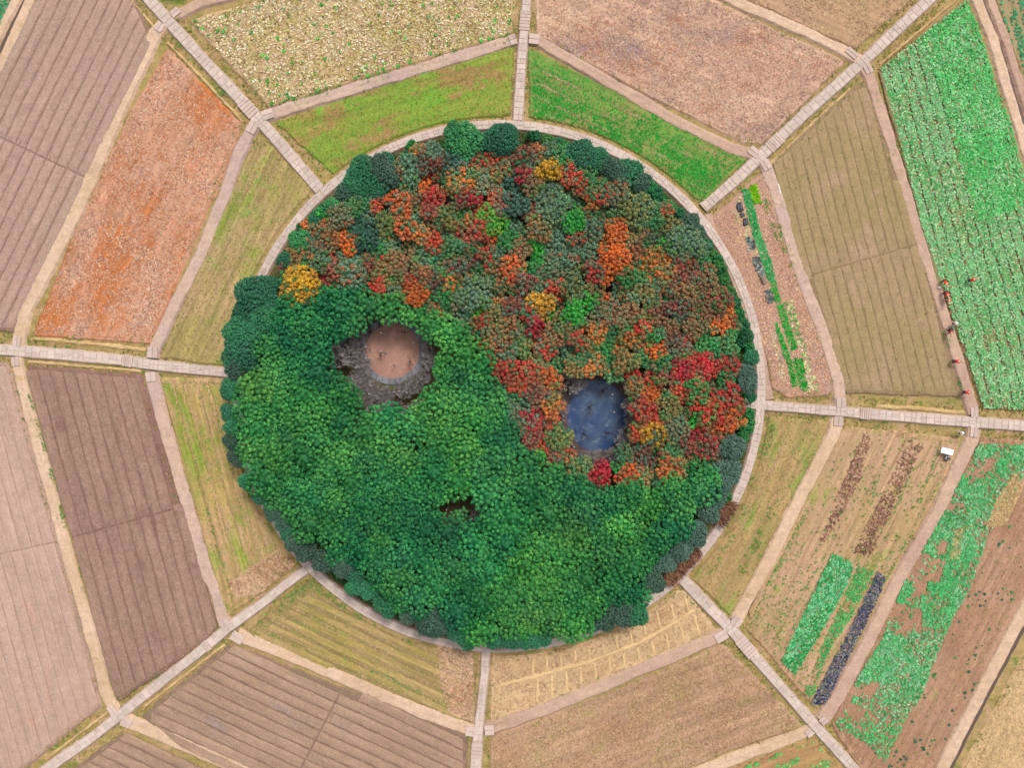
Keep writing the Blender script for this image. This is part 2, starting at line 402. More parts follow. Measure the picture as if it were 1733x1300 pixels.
m = soil('tan_grass', L(178, 149, 110), L(164, 146, 90), patch=L(140, 152, 70), pth=(.5, .63), psc=.2, ang=wang(dA), grain=.4, streak=.45, patch2=L(124, 158, 70), p2th=(.57, .67), p2sc=.15)
pI81 = [(438, 229), (524, 318)] + arc((524, 330), (386, 612), 460) + [(378, 617), (273, 604), (330, 470), (400, 310)]
field('I81', 'grass_field', 'tan and green grass field upper left against the wood', pI81, m)
m = soil('cabbage_soil', L(150, 124, 88), L(160, 128, 96), ang=wang(dB), grain=.5)
pO34 = [(1490, 116), (1560, 58), (1636, 0), (1657, 54), (1689, 155), (1711, 215), (1726, 278), (1790, 500), (1845, 700), (1664, 690), (1560, 385)]
fO34 = field('O34', 'cabbage_field', 'large field of bright green leafy vegetables at the right edge', pO34, m)
m = soil('mixed_plot', L(188, 150, 118), L(180, 148, 108), patch=L(156, 152, 84), pth=(.54, .68), psc=.3, ang=wang(dE), grain=.4, streak=.45)
pM45 = [(1430, 724), (1628, 744), (1600, 806), (1520, 955), (1388, 1190), (1378, 1196), (1264, 1062), (1300, 975), (1368, 845)]
fM45 = field('M45', 'vegetable_plot', 'vegetable plot with long mixed strips lower right of the wood', pM45, m)
m = soil('red_soil_plot', L(176, 138, 112), L(168, 128, 102), patch=L(158, 146, 84), pth=(.58, .7), psc=.3, ang=wang(dE), grain=.45, streak=.4)
pO45 = [(1664, 742), (1880, 766), (1722, 1022), (1655, 1150), (1582, 1298), (1530, 1400), (1512, 1400), (1410, 1226), (1440, 1160), (1530, 985), (1600, 860)]
fO45 = field('O45', 'vegetable_plot', 'patchy green and red-brown vegetable plot in the lower right corner', pO45, m)
m = soil('wheat_straw', L(208, 176, 132), L(202, 168, 122), patch=L(188, 156, 116), ang=wang(dE), grain=.45, streak=.3)
pO5 = [(1634, 1300), (1762, 1062), (1900, 800), (2060, 800), (2060, 1440), (1560, 1440)]
field('O5', 'stubble_field', 'pale straw field in the far lower right corner', pO5, m)
m = soil('teal_plot', L(168, 140, 108), L(150, 140, 100), ang=wang(dD), grain=.45, streak=.4)
pOR = [(1640, -150), (1688, 0), (1736, 145), (1840, 450), (2060, 450), (2060, -150)]
field('OR', 'vegetable_plot', 'strip of blue-green crops in the far upper right corner', pOR, m)
pOL = [(20, 0), (-40, 124), (-250, 545), (-300, 545), (-300, -150), (92, -150)]
field('OL', 'vegetable_plot', 'tip of green crop field in the far upper left corner', pOL, m)
pO56 = [(1378, 1254), (1424, 1306), (1500, 1400), (1010, 1400), (1218, 1314)]
m = soil('ochre_plot', L(178, 134, 98), L(170, 138, 90), ang=wang((.93, -.36)), grain=.45, streak=.4)
field('O56', 'vegetable_plot', 'corner of ochre field with leafy rows at the bottom edge', pO56, m)

# small beds in the grassy plots
m_ = soil('straw_bed', L(174, 148, 100), L(164, 144, 84), patch=L(196, 164, 124), ang=wang(dF), grain=.4, streak=.4)
beds(fI67, pI67, dF, 17.5, 6.0, .12, m_, phase=4, inset=16, nmax=150)
m_ = soil('weedy_bed', L(188, 153, 114), L(178, 152, 96), patch=L(142, 158, 66), pth=(.49, .63), psc=.25, ang=wang(dB), grain=.4, streak=.4)
beds(fI78, pI78, dB, 19.0, 4.0, .10, m_, phase=2, inset=8)
m_ = soil('red_bed', L(176, 138, 112), L(164, 124, 98), patch=L(150, 140, 92), pth=(.6, .72), psc=.3, ang=wang(dE), grain=.45, streak=.3)
beds(fO45, pO45, dE, 17.0, 2.2, .07, m_, phase=3, inset=8)
m_ = soil('mixed_bed', L(188, 152, 122), L(178, 148, 106), patch=L(154, 150, 84), pth=(.55, .68), psc=.3, ang=wang(dE), grain=.4, streak=.3)
beds(fM45, pM45, dE, 21.0, 2.6, .07, m_, phase=4, inset=8)
beds(fO34, pO34, dB, 18.0, 4.0, .14, soil('cabbage_bed', L(150, 140, 96), L(158, 140, 100), ang=wang(dB), grain=.5), phase=6, inset=4)

# straw ridges between the cells below the wood
m_r = soil('straw_ridge', L(222, 188, 140), L(214, 180, 134), grain=.35, streak=.1)
def ridge(field_, pts, w, h, mat, name='ridge'):
    V = []; Fc = []; Q = [P(*p) for p in pts]; D = []
    dense = []
    for a, b in zip(Q[:-1], Q[1:]):
        k = max(1, int((b - a).length / .45))
        dense += [a + (b - a) * i / k for i in range(k)]
    dense.append(Q[-1])
    for i, p in enumerate(dense):
        t = (dense[min(i + 1, len(dense) - 1)] - dense[max(i - 1, 0)]).normalized(); n_ = Vector((-t.y, t.x, 0))
        e = .3 if i in (0, len(dense) - 1) else 1
        for o_, z in ((-.5, .003), (-.28, h * .8), (0, h), (.28, h * .8), (.5, .003)):
            pp = p + n_ * (o_ * w * random.uniform(.75, 1.25)); V.append((pp.x, pp.y, z * e * random.uniform(.8, 1.2) if z > .01 else .003))
    for i in range(len(dense) - 1):
        for j in range(4):
            a = i * 5 + j; Fc.append((a, a + 5, a + 6, a + 1))
    return obj(name, mesh(name, V, Fc, (mat,)), field_)
spine = [(846, 1160), (876, 1153), (925, 1140), (963, 1130), (1001, 1119), (1042, 1104), (1082, 1088), (1121, 1067), (1174, 1033)]
ridge(fI56, spine, .5, .12, m_r)
def on_spine(u):
    for a, b in zip(spine[:-1], spine[1:]):
        if a[0] <= u <= b[0]: return a[1] + (b[1] - a[1]) * (u - a[0]) / (b[0] - a[0])
for i, u in enumerate(range(902, 1175, 24)):
    v = on_spine(u); tilt = (u - 925) / 250 * 14
    e1 = intersections(pI56, (u, v), (-tilt / 60 - .02, -1)); e2 = intersections(pI56, (u, v), (tilt / 60 + .02, 1))
    up = min([t for t in e1 if t > 5] or [40]) - 4; dn = min([t for t in e2 if t > 5] or [40]) - 5
    ridge(fI56, [(u + (-tilt / 60 - .02) * 3, v - 4), (u + (-tilt / 60 - .02) * up, v - up)], .36, .1, m_r)
    ridge(fI56, [(u + 8 + (tilt / 60) * 3, v + 3), (u + 8 + (tilt / 60) * dn, v + dn - 3)], .36, .1, m_r)
# straw furrow marks in the I67 and bank lines along the spoke verges are made by the scatter below

# ------------------------------------------------------------------ earth tracks
def dense_line(pts, step=.6):
    Q = [P(*p) for p in pts]; o = []
    for a, b in zip(Q[:-1], Q[1:]):
        k = max(1, int((b - a).length / step)); o += [a + (b - a) * i / k for i in range(k)]
    return o + [Q[-1]]
def tangent(D, i):
    return (D[min(i + 1, len(D) - 1)] - D[max(i - 1, 0)]).normalized()
def track(label, pts, wpx, mat, h=.1, name='earth_track', amp=.085):
    D = dense_line(pts, .4); w = wpx * S; V = []; Fc = []; prof = [(-.5, GZ - .01, -.25), (-.5, h * .7, 0), (-.3, h, 0), (0, h * .8, 0), (.3, h, 0), (.5, h * .7, 0), (.5, GZ - .01, .25)]
    npf = len(prof); xs = np.array([p.x for p in D]); ys = np.array([p.y for p in D])
    jl = (fbm(xs, ys, 2.0, 2) - .5) * 4 * amp; jr = (fbm(xs, ys, 2.0, 5) - .5) * 4 * amp
    for i, p in enumerate(D):
        t = tangent(D, i); n_ = Vector((-t.y, t.x, 0))
        for o_, z, ex in prof:
            j = ((jl[i] if o_ < 0 else jr[i]) + random.uniform(-.04, .04)) if abs(o_) == .5 else 0
            pp = p + n_ * (o_ * w + ex + j); V.append((pp.x, pp.y, z + (random.uniform(-.015, .015) if z > 0 else 0)))
    for i in range(len(D) - 1):
        for j in range(npf - 1):
            a = i * npf + j; Fc.append((a, a + npf, a + npf + 1, a + 1))
    o = obj(name, mesh(name, V, Fc, (mat,))); tag(o, label, 'track', kind='structure')
    return o
T = {}
T['12'] = track('earth track along the top of the lime green field, left of the top path', [(449, 195), (660, 131), (872, 66)], 17, M_MAUVE)
T['23'] = track('earth track along the top of the bright green field, right of the top path', [(900, 64), (912, 68), (1043, 146), (1148, 207), (1239, 251), (1280, 263)], 16, M_DIRT)
T['34'] = track('grey earth track between the triangular plot and khaki field', [(1291, 272), (1300, 292), (1317, 336), (1348, 446), (1388, 548), (1419, 644), (1422, 690)], 18, M_MAUVE)
T['45'] = track('sandy track between the olive field and the vegetable plot, lower right', [(1418, 708), (1411, 737), (1348, 854), (1299, 954), (1245, 1052)], 19, M_SAND)
T['56'] = track('sandy track below the straw cells, right of the bottom path', [(1226, 1074), (1069, 1140), (938, 1195), (822, 1236)], 19, M_DIRT)
T['67'] = track('sandy track above the dark furrowed field, left of the bottom path', [(800, 1237), (718, 1208), (587, 1151), (456, 1096), (402, 1075)], 18, M_SAND)
T['78'] = track('grey sandy track right of the dark brown ploughed field', [(381, 1058), (361, 991), (348, 967), (314, 844), (277, 718), (259, 650), (256, 632)], 18, M_MAUVE)
T['81'] = track('grey sandy track right of the orange stubble field', [(258, 606), (259, 595), (296, 516), (340, 430), (379, 333), (405, 256), (432, 208)], 17, M_MAUVE)
T['q81'] = track('wide sandy track left of the orange stubble field', [(30, 585), (42, 524), (105, 406), (146, 320), (199, 188), (261, 57), (276, 40)], 20, M_SAND)
T['q12'] = track('earth track at the top edge above the withered flowers', [(288, 30), (340, 4), (500, -40), (880, -150)], 14, M_DIRT)
T['q23'] = track('tan track crossing the top right between two dry fields', [(1458, 102), (1429, 86), (1361, 52), (1283, 18), (1252, 5), (1000, -116)], 15, M_SAND)
T['q34'] = track('long sandy track left of the bright green vegetable field', [(1458, 104), (1471, 128), (1500, 217), (1531, 314), (1565, 430), (1597, 529), (1620, 602), (1633, 647), (1648, 700)], 16, M_DIRT)
T['q45'] = track('long sandy track between the two vegetable plots, lower right', [(1649, 725), (1646, 742), (1615, 807), (1584, 875), (1524, 975), (1471, 1085), (1424, 1169), (1392, 1221)], 20, M_DIRT)
T['q56'] = track('sandy track in the bottom right corner below the stubble field', [(1372, 1238), (1322, 1258), (1278, 1273), (1213, 1298), (930, 1408)], 15, M_SAND)
T['q67'] = track('straw littered track at the bottom left edge', [(206, 1218), (261, 1240), (340, 1274), (392, 1297), (640, 1404)], 20, M_SAND)
T['q78'] = track('sandy track left of the dark brown ploughed field', [(197, 1210), (178, 1174), (157, 1091), (120, 967), (78, 810), (37, 656), (27, 605)], 15, M_SAND)
T['ur'] = track('outer sandy track beside a dark ditch in the upper right corner', [(1600, -140), (1654, 0), (1680, 65), (1707, 157), (1728, 225), (1800, 470), (1870, 715)], 15, M_SAND)
T['ur2'] = track('outer earth bank right of the dark ditch, upper right corner', [(1628, -140), (1677, 0), (1702, 65), (1730, 152), (1752, 222), (1822, 468), (1890, 700)], 12, M_DIRT)
T['lr'] = track('outer sandy track beside a ditch in the lower right corner', [(1545, 1400), (1597, 1297), (1662, 1169), (1728, 1046), (1885, 752)], 18, M_SAND)
T['ul'] = track('sandy bank left of the thin dark ditch, upper left corner', [(-190, 420), (-6, 62), (30, -8), (90, -125)], 12, M_SAND)
T['ul2'] = track('sandy bank right of the thin dark ditch, upper left corner', [(-180, 470), (6, 100), (50, 0), (108, -125)], 15, M_SAND)
T['apron'] = track('earth footway around the outside of the ring path on the right', [(1198, 362), (1206, 392), (1228, 432), (1262, 520), (1288, 600), (1299, 655), (1303, 676)], 11, M_DIRT, h=.06)

# ------------------------------------------------------------------ paved paths of stone slabs
def bev_box(name, mat, b=.035):
    V = [(x * .5, y * .5, 0) for x, y in ((-1, -1), (1, -1), (1, 1), (-1, 1))]
    V += [(x * .5, y * .5, .6) for x, y in ((-1, -1), (1, -1), (1, 1), (-1, 1))]
    V += [(x * (.5 - b), y * (.5 - b), 1) for x, y in ((-1, -1), (1, -1), (1, 1), (-1, 1))]
    Fc = [(0, 1, 5, 4), (1, 2, 6, 5), (2, 3, 7, 6), (3, 0, 4, 7), (4, 5, 9, 8), (5, 6, 10, 9), (6, 7, 11, 10), (7, 4, 8, 11), (8, 9, 10, 11)]
    return mesh(name, V, Fc, (mat,))
SLAB = bev_box('slab', M_SLAB); SLAB2 = bev_box('slab', M_SLAB2)
def put_slab(parent, c, t, l, w, z, thick=.06, me=None, name='slab'):
    o = obj(name, me or SLAB, parent)
    o.location = (c.x, c.y, z + random.uniform(-.008, .008)); o.scale = (l, w, thick)
    o.rotation_euler = (random.uniform(-.01, .01), random.uniform(-.01, .01), math.atan2(t.y, t.x) + random.uniform(-.02, .02))
    return o
def paved(label, pts, widths, name='paved_path', steps=(), zt=.10):
    """widths: list as long as pts, photo px"""
    D = dense_line(pts, .5); L_ = [0]
    for a, b in zip(D[:-1], D[1:]): L_.append(L_[-1] + (b - a).length)
    Qp = [P(*p) for p in pts]; ql = [0]
    for a, b in zip(Qp[:-1], Qp[1:]): ql.append(ql[-1] + (b - a).length)
    def W(s): return float(np.interp(s, ql, widths)) * S * .86 * (1 + .05 * math.sin(s * .7) * math.sin(s * .23))
    def at(s):
        s = min(max(s, 0), L_[-1] - 1e-4); i = int(np.searchsorted(L_, s, 'right') - 1); i = min(i, len(D) - 2)
        f = (s - L_[i]) / (L_[i + 1] - L_[i]); return D[i] + (D[i + 1] - D[i]) * f, (D[i + 1] - D[i]).normalized()
    V = []; Fc = []
    for i, p in enumerate(D):
        t = tangent(D, i); n_ = Vector((-t.y, t.x, 0)); w = W(L_[i]) / 2
        for o_, z in ((-w - .2, GZ - .01), (-w - .03, zt), (w + .03, zt), (w + .2, GZ - .01)):
            pp = p + n_ * (o_ + random.uniform(-.03, .03)); V.append((pp.x, pp.y, z))
    for i in range(len(D) - 1):
        for j in range(3):
            a = i * 4 + j; Fc.append((a, a + 4, a + 5, a + 1))
    o = obj(name, mesh(name, V, Fc, (M_BASE,))); tag(o, label, 'path', kind='structure')
    s = .05; span = []
    for (u, v, ln, wd, k) in steps:
        c = P(u, v); sc = min(range(len(D)), key=lambda i: (D[i] - c).length); sc = L_[sc]
        span.append((sc - ln * S / 2, sc + ln * S / 2, wd * S, k))
    while s < L_[-1] - .3:
        hit = [x for x in span if x[0] - .3 < s < x[1]]
        if hit:
            a, b, wd, k = hit[0]; s = max(s, a); st = (b - s) / k
            for i in range(k):
                c, t = at(s + st * (i + .5)); put_slab(o, c, t, st - .03, wd * .8, zt + .01, .08, SLAB2, 'step_slab')
            s = b + .03; span.remove(hit[0]); continue
        l = random.uniform(.55, 1.05); c, t = at(s + l / 2); n_ = Vector((-t.y, t.x, 0)); w = W(s + l / 2)
        kk = random.random()
        if kk < .18: cuts = [0, 1]
        elif kk < .85: cuts = [0, random.uniform(.34, .66), 1]
        else: cuts = [0, random.uniform(.25, .38), random.uniform(.6, .75), 1]
        for a, b in zip(cuts[:-1], cuts[1:]):
            put_slab(o, c + n_ * ((a + b) / 2 - .5) * w, t, l - .035, (b - a) * w - .03, zt + .004, .05)
        s += l
    return o
paved('upper left stone slab path leading to the wood', [(40, -240), (245, -10), (298, 50), (340, 97), (392, 152), (442, 207), (485, 256), (540, 320)], [20] * 8, steps=[(418, 183, 34, 27, 5)])
paved('top stone slab path leading down to the wood', [(896, -140), (891, 0), (889, 26), (886, 60), (881, 125), (876, 205)], [14, 14, 15, 15, 17, 17], steps=[(889, 36, 38, 22, 6)])
paved('upper right stone slab path leading to the wood', [(1800, -205), (1571, 0), (1466, 99), (1361, 193), (1252, 298), (1190, 352)], [19] * 6, steps=[(1310, 242, 30, 26, 6)])
paved('right stone slab path leading to the wood', [(1258, 684), (1299, 687), (1414, 696), (1471, 701), (1597, 711), (1728, 721), (2030, 746)], [15, 16, 17, 18, 19, 19, 19], steps=[(1463, 701, 18, 24, 5)])
paved('lower right stone slab path leading away from the wood', [(1152, 978), (1200, 1028), (1234, 1062), (1263, 1096), (1310, 1150), (1382, 1232), (1445, 1302), (1540, 1410)], [19, 20, 20, 18, 17, 18, 18, 18], steps=[(1264, 1096, 36, 26, 6)])
paved('bottom stone slab path leading away from the wood', [(822, 1098), (820, 1143), (814, 1195), (809, 1242), (805, 1300), (797, 1420)], [14, 14, 15, 17, 20, 20], steps=[(807, 1272, 26, 24, 4)])
paved('lower left stone slab path leading to the wood', [(519, 964), (482, 991), (446, 1020), (387, 1062), (353, 1091), (261, 1164), (157, 1248), (84, 1299), (-60, 1408)], [15, 15, 16, 17, 17, 17, 17, 18, 18], steps=[(356, 1089, 18, 24, 6)])
paved('left stone slab path leading to the wood', [(-260, 572), (0, 592), (105, 600), (209, 610), (261, 618), (392, 632)], [20, 20, 20, 19, 18, 17], steps=[(216, 611, 17, 24, 6)])
names8 = ['right', 'lower right', 'bottom', 'lower left', 'left', 'upper left', 'top', 'upper right']
sp = [(1290, 687), (1150, 985), (820, 1091), (515, 962), (400, 632), (540, 322), (876, 210), (1187, 355)]
for i in range(8):
    A, B = sp[i], sp[(i + 1) % 8]
    paved('curved ring path section round the wood from %s to %s spoke' % (names8[i], names8[(i + 1) % 8]), arc(A, B, RR, 22), [16] * 22, name='ring_path', zt=.085)
# stone bridges carrying the tracks over the roadside ditches
def bridge(key, u, v, du, dv, ln, wd, k=2):
    d = Vector((du, -dv, 0)).normalized(); n_ = Vector((-d.y, d.x, 0)); c = P(u, v); w = wd * S / k
    for i in range(k):
        put_slab(T[key], c + n_ * (i - (k - 1) / 2) * w, d, ln * S, w - .03, .12, .08, SLAB2, 'bridge_slab')
for a in [('12', 453, 194, .95, -.3, 20, 17), ('81', 428, 215, -.45, .9, 22, 17), ('12', 868, 67, .95, -.3, 12, 18), ('23', 904, 66, 1, .12, 18, 18), ('23', 1276, 258, .75, .6, 20, 15),
          ('34', 1295, 279, .5, .85, 18, 15), ('34', 1423, 682, .05, 1, 16, 17), ('45', 1418, 713, -.1, 1, 16, 16), ('45', 1246, 1052, -.6, .75, 16, 18), ('56', 1220, 1077, -.8, .45, 22, 17),
          ('56', 828, 1236, 1, -.1, 16, 17), ('67', 797, 1238, 1, .1, 18, 17), ('67', 402, 1079, .9, .5, 22, 17), ('78', 380, 1055, .45, .85, 14, 17), ('78', 256, 638, .1, 1, 16, 17),
          ('81', 259, 597, -.05, 1, 18, 18), ('q81', 30, 578, .05, -1, 18, 13), ('q81', 271, 46, .55, -.8, 16, 14), ('q12', 297, 21, .7, -.6, 16, 13), ('q23', 1441, 90, .8, .7, 22, 12),
          ('q34', 1468, 116, .45, .9, 18, 14), ('q34', 1648, 698, .1, 1, 18, 13), ('q45', 1647, 731, -.1, 1, 18, 13), ('q45', 1393, 1220, -.8, .7, 12, 13), ('q56', 1369, 1240, .7, -.6, 12, 14),
          ('q67', 215, 1222, .75, .6, 18, 15), ('q78', 191, 1202, .55, .8, 18, 13), ('q78', 27, 612, .1, 1, 16, 13)]:
    bridge(*a)

# ------------------------------------------------------------------ wood floor, clearing and pond
def disc(name, cu, cv, ru, rv, z, mat, n=96, amp=.0, zb=None):
    V = [P(cu, cv, z)]; Fc = []
    for i in range(n):
        a = 2 * math.pi * i / n; k = 1 + amp * (math.sin(a * 5 + cu) * .5 + math.sin(a * 11) * .3 + random.uniform(-.3, .3)); V.append(P(cu + ru * k * math.cos(a), cv - rv * k * math.sin(a), z))
    Fc = [(0, 1 + i, 1 + (i + 1) % n) for i in range(n)]
    if zb is not None:
        m0 = len(V)
        for i in range(n): V.append((V[1 + i][0], V[1 + i][1], zb))
        Fc += [(1 + i, m0 + i, m0 + (i + 1) % n, 1 + (i + 1) % n) for i in range(n)]
    return obj(name, mesh(name, V, Fc, (mat,)))
o = disc('wood_floor', RC[0], RC[1], 433, 433, .0, M_LITTER, 160, .002, GZ - .01)
tag(o, 'dark leaf litter floor under the round wood', 'ground', kind='structure')
m = soil('red_clay', L(182, 140, 124), L(170, 128, 112), patch=L(166, 116, 98), pth=(.56, .68), psc=.35, grain=.4, streak=0, patch2=L(150, 128, 118), p2th=(.6, .72), p2sc=.6)
clr = disc('clearing', 664, 593, 49, 50, .03, m, 80, .01)
tag(clr, 'round red-brown earth clearing in the green half', 'clearing', kind='structure')
m_k = stone_mat('kerb_stone', L(142, 142, 148), L(130, 130, 136), L(112, 108, 110))
for i in range(30):
    a0 = 2 * math.pi * (i + .02) / 30; a1 = 2 * math.pi * (i + .96) / 30; V = []
    for z in (.0, .16):
        for a, r in ((a0, 46.5), (a1, 46.5), (a1, 57), (a0, 57)): V.append(P(664 + r * math.cos(a), 594 - r * math.sin(a), z + (.0 if z == 0 else random.uniform(-.01, .01))))
    Fc = [(4, 5, 6, 7)[::-1], (0, 1, 5, 4)[::-1], (1, 2, 6, 5)[::-1], (2, 3, 7, 6)[::-1], (3, 0, 4, 7)[::-1]]
    me = mesh('kerb_stone', V, Fc, (m_k,)); 
    if me.polygons[0].normal.z < 0: me.flip_normals()
    obj('kerb_stone', me, clr)
q = NT('pond_water'); p = q.pos(); q.b.inputs['Roughness'].default_value = .22; q.b.inputs['Specular IOR Level'].default_value = .3
c = q.mix(q.ramp(q.noise(p, .35, 6, .6), .4, .62), L(44, 70, 112), L(76, 94, 122))
c = q.mix(q.ramp(q.noise(p, .8, 8, .7, 5.0), .52, .7), c, L(126, 138, 156))
c = q.mix(q.ramp(q.noise(p, .6, 6, .7, 9.0), .58, .7), c, L(24, 48, 88))
q.bump(q.noise(p, 3.0, 3, .5), .15, .05)
pond = disc('pond', 1010, 704, 50, 61, .025, q.out(c), 80, .008); tag(pond, 'oval blue pond in the autumn coloured half', 'pond', kind='structure')
m_s = soil('pond_shore', L(104, 88, 88), L(92, 78, 74), grain=.5)
o = disc('pond_shore', 1008, 706, 64, 76, .012, m_s, 60, .04); tag(o, 'dark muddy shore round the blue pond', 'shore', kind='structure')

# ------------------------------------------------------------------ crops, stubble and grass (nobody could count them)
def tmpl_rosette(k=7, rise=.5):
    V = []; T_ = []
    for i in range(k):
        a = 2 * math.pi * i / k + (i % 2) * .25; r = 1.0 if i % 2 else .78; z = rise * (.55 if i % 2 else 1.0); ca, sa = math.cos(a), math.sin(a); w = .34
        b = len(V)
        V += [(0, 0, .12), (ca * r * .55 - sa * w, sa * r * .55 + ca * w, z), (ca * r, sa * r, z * .65), (ca * r * .55 + sa * w, sa * r * .55 - ca * w, z)]
        T_ += [(b, b + 2, b + 1), (b, b + 3, b + 2)]
    return np.array(V), np.array(T_)
def tmpl_tuft(k=5):
    V = []; T_ = []
    for i in range(k):
        a = 2 * math.pi * i / k; ca, sa = math.cos(a), math.sin(a); w = .3; b = len(V); r = .75 + .3 * (i % 2)
        V += [(-sa * w, ca * w, 0), (sa * w, -ca * w, 0), (ca * r, sa * r, .8)]; T_ += [(b, b + 1, b + 2)]
    return np.array(V), np.array(T_)
def tmpl_flakes(k=3):
    V = []; T_ = []; r = random.Random(k)
    for i in range(k):
        cx, cy = r.uniform(-.7, .7), r.uniform(-.7, .7); a = r.uniform(0, 6.3); z = .25 + .4 * i / k; b = len(V)
        for x, y, zz in ((-.5, -.32, -.15), (.5, -.32, .1), (.5, .32, .2), (-.5, .32, -.05)):
            V.append((cx + x * math.cos(a) - y * math.sin(a), cy + x * math.sin(a) + y * math.cos(a), z + zz))
        T_ += [(b, b + 1, b + 2), (b, b + 2, b + 3)]
    return np.array(V), np.array(T_)
def tmpl_straw(k=3):
    V = []; T_ = []
    for i in range(k):
        a = 1.05 * i + .3; ca, sa = math.cos(a), math.sin(a); w = .09; z = .15 + .1 * i; b = len(V); ox = (i - 1) * .3
        for x, y in ((-1, -w), (1, -w), (1, w), (-1, w)): V.append((ox + x * ca - y * sa, x * sa + y * ca, z + x * .12))
        T_ += [(b, b + 1, b + 2), (b, b + 2, b + 3)]
    return np.array(V), np.array(T_)
TM = {'rosette': tmpl_rosette(), 'tuft': tmpl_tuft(), 'flakes': tmpl_flakes(), 'straw': tmpl_straw()}
def region(u, v, polys):
    r = np.zeros(u.shape, bool)
    for p in polys: r |= inpoly(u, v, p)
    return r
def scatter(name, label, cat, polys, spacing, kind, palette, size, mask=None, ang=0.0, jit=.45, z=0.0, patch=3.0, seed=0, rows=None, coh=.6, vert=1.0):
    r = np.random.default_rng(seed + 100)
    V, T_ = TM[kind]
    allp = np.array([P(*p)[:2] for q_ in polys for p in q_]); c = allp.mean(0); ca, sa = math.cos(ang), math.sin(ang)
    rot = np.array([[ca, sa], [-sa, ca]]); lp = (allp - c) @ rot.T; lo, hi = lp.min(0), lp.max(0)
    gx, gy = np.meshgrid(np.arange(lo[0], hi[0], spacing), np.arange(lo[1], hi[1], spacing)); X = np.stack([gx.ravel(), gy.ravel()], 1)
    X = X + r.uniform(-jit, jit, X.shape) * spacing
    if rows:
        per, wid, ph = rows; keep = ((X[:, 1] + ph) % per) < wid; X = X[keep]
    W = X @ rot + c; u = W[:, 0] / S + CU; v = CV - W[:, 1] / S
    keep = region(u, v, polys)
    if mask is not None:
        pr = np.zeros(len(u)); pr[keep] = mask(u[keep], v[keep]); keep &= r.random(len(u)) < pr
    W = W[keep]; n = len(W)
    if n == 0: return None
    nf = fbm(W[:, 0], W[:, 1], patch, seed); order = np.argsort(np.argsort(nf)) / max(1, n - 1)
    wts = np.array([p_[1] for p_ in palette], float); cum = np.cumsum(wts / wts.sum())
    sel = np.clip(np.searchsorted(cum, (coh * order + (1 - coh) * r.random(n)) if coh < 1 else order), 0, len(palette) - 1)
    # blend of coherent and random choice
    sel2 = np.clip(np.searchsorted(cum, r.random(n)), 0, len(palette) - 1); sel = np.where(r.random(n) < .35, sel2, sel)
    C = np.array([p_[0][:3] for p_ in palette])[sel] * r.uniform(.72, 1.28, (n, 1)) * r.uniform(.94, 1.06, (n, 3))
    th = r.uniform(0, 2 * math.pi, n); sc = size * r.uniform(.6, 1.35, n); ct, st = np.cos(th) * sc, np.sin(th) * sc
    k = len(V); O = np.empty((n, k, 3))
    O[:, :, 0] = W[:, 0:1] + V[None, :, 0] * ct[:, None] - V[None, :, 1] * st[:, None]
    O[:, :, 1] = W[:, 1:2] + V[None, :, 0] * st[:, None] + V[None, :, 1] * ct[:, None]
    O[:, :, 2] = z + V[None, :, 2] * (sc * vert * r.uniform(.7, 1.3, n))[:, None] + .004
    TT = (T_[None] + (np.arange(n) * k)[:, None, None]).reshape(-1, 3)
    CC = np.repeat(C, k, 0) * r.uniform(.85, 1.15, (n * k, 1))
    o = obj(name, fast_mesh(name, O.reshape(-1, 3), TT, M_PLANT, cols=np.clip(CC, 0, .9)))
    return tag(o, label, cat, kind='stuff')
def inset_poly(poly, d):
    cx = sum(p[0] for p in poly) / len(poly); cy = sum(p[1] for p in poly) / len(poly)
    return [(p[0] + (cx - p[0]) / math.hypot(cx - p[0], cy - p[1]) * d, p[1] + (cy - p[1]) / math.hypot(cx - p[0], cy - p[1]) * d) for p in poly]
def pw(u, v): return (u - CU) * S, (CV - v) * S
def nz(sc, seed, lo, hi):
    return lambda u, v: np.clip((fbm(*pw(u, v), sc, seed) - lo) / (hi - lo), 0, 1)
def near_line(u, v, pts, d):
    best = np.full(u.shape, 1e9)
    for (x0, y0), (x1, y1) in zip(pts[:-1], pts[1:]):
        dx, dy = x1 - x0, y1 - y0; t = np.clip(((u - x0) * dx + (v - y0) * dy) / (dx * dx + dy * dy), 0, 1)
        best = np.minimum(best, np.hypot(u - x0 - t * dx, v - y0 - t * dy))
    return np.clip(1 - best / d, 0, 1)

# bright green vegetables, right edge
mint = [(L(118, 196, 124), 4), (L(150, 208, 148), 4), (L(90, 178, 100), 3), (L(184, 212, 160), 1.6), (L(164, 164, 110), 1.2)]
vivid = [(L(84, 194, 100), 5), (L(114, 208, 124), 5), (L(156, 218, 154), 3), (L(62, 166, 82), 2.5)]
def m34(u, v):
    t = (u - 1535 - (v - 110) * .275) / 60.0
    gap = nz(2.2, 3, .3, .42)(u, v)
    return np.where(t > .2, .98, .8 + .2 * gap) * np.where((v > 350), .86 + .14 * gap, 1)
right_part = [(1560, 62), (1636, 2), (1657, 54), (1689, 155), (1711, 215), (1726, 278), (1740, 345), (1652, 375), (1600, 190)]
scatter('leafy_crop', 'dense vivid green leafy crop in the upper right field', 'crop', [right_part], .2, 'rosette', vivid, .17, m34, ang=wang(dB), z=.155, seed=1, rows=(18 * S, 18 * S * .95, .3), vert=1.0)
rest = [pO34]
scatter('leafy_crop', 'paler green leafy crop in rows in the right edge field', 'crop', rest, .19, 'rosette', mint, .15, lambda u, v: m34(u, v) * (~inpoly(u, v, right_part)), ang=wang(dB), z=.15, seed=2, rows=(18 * S, 18 * S * .9, .3), vert=.8)
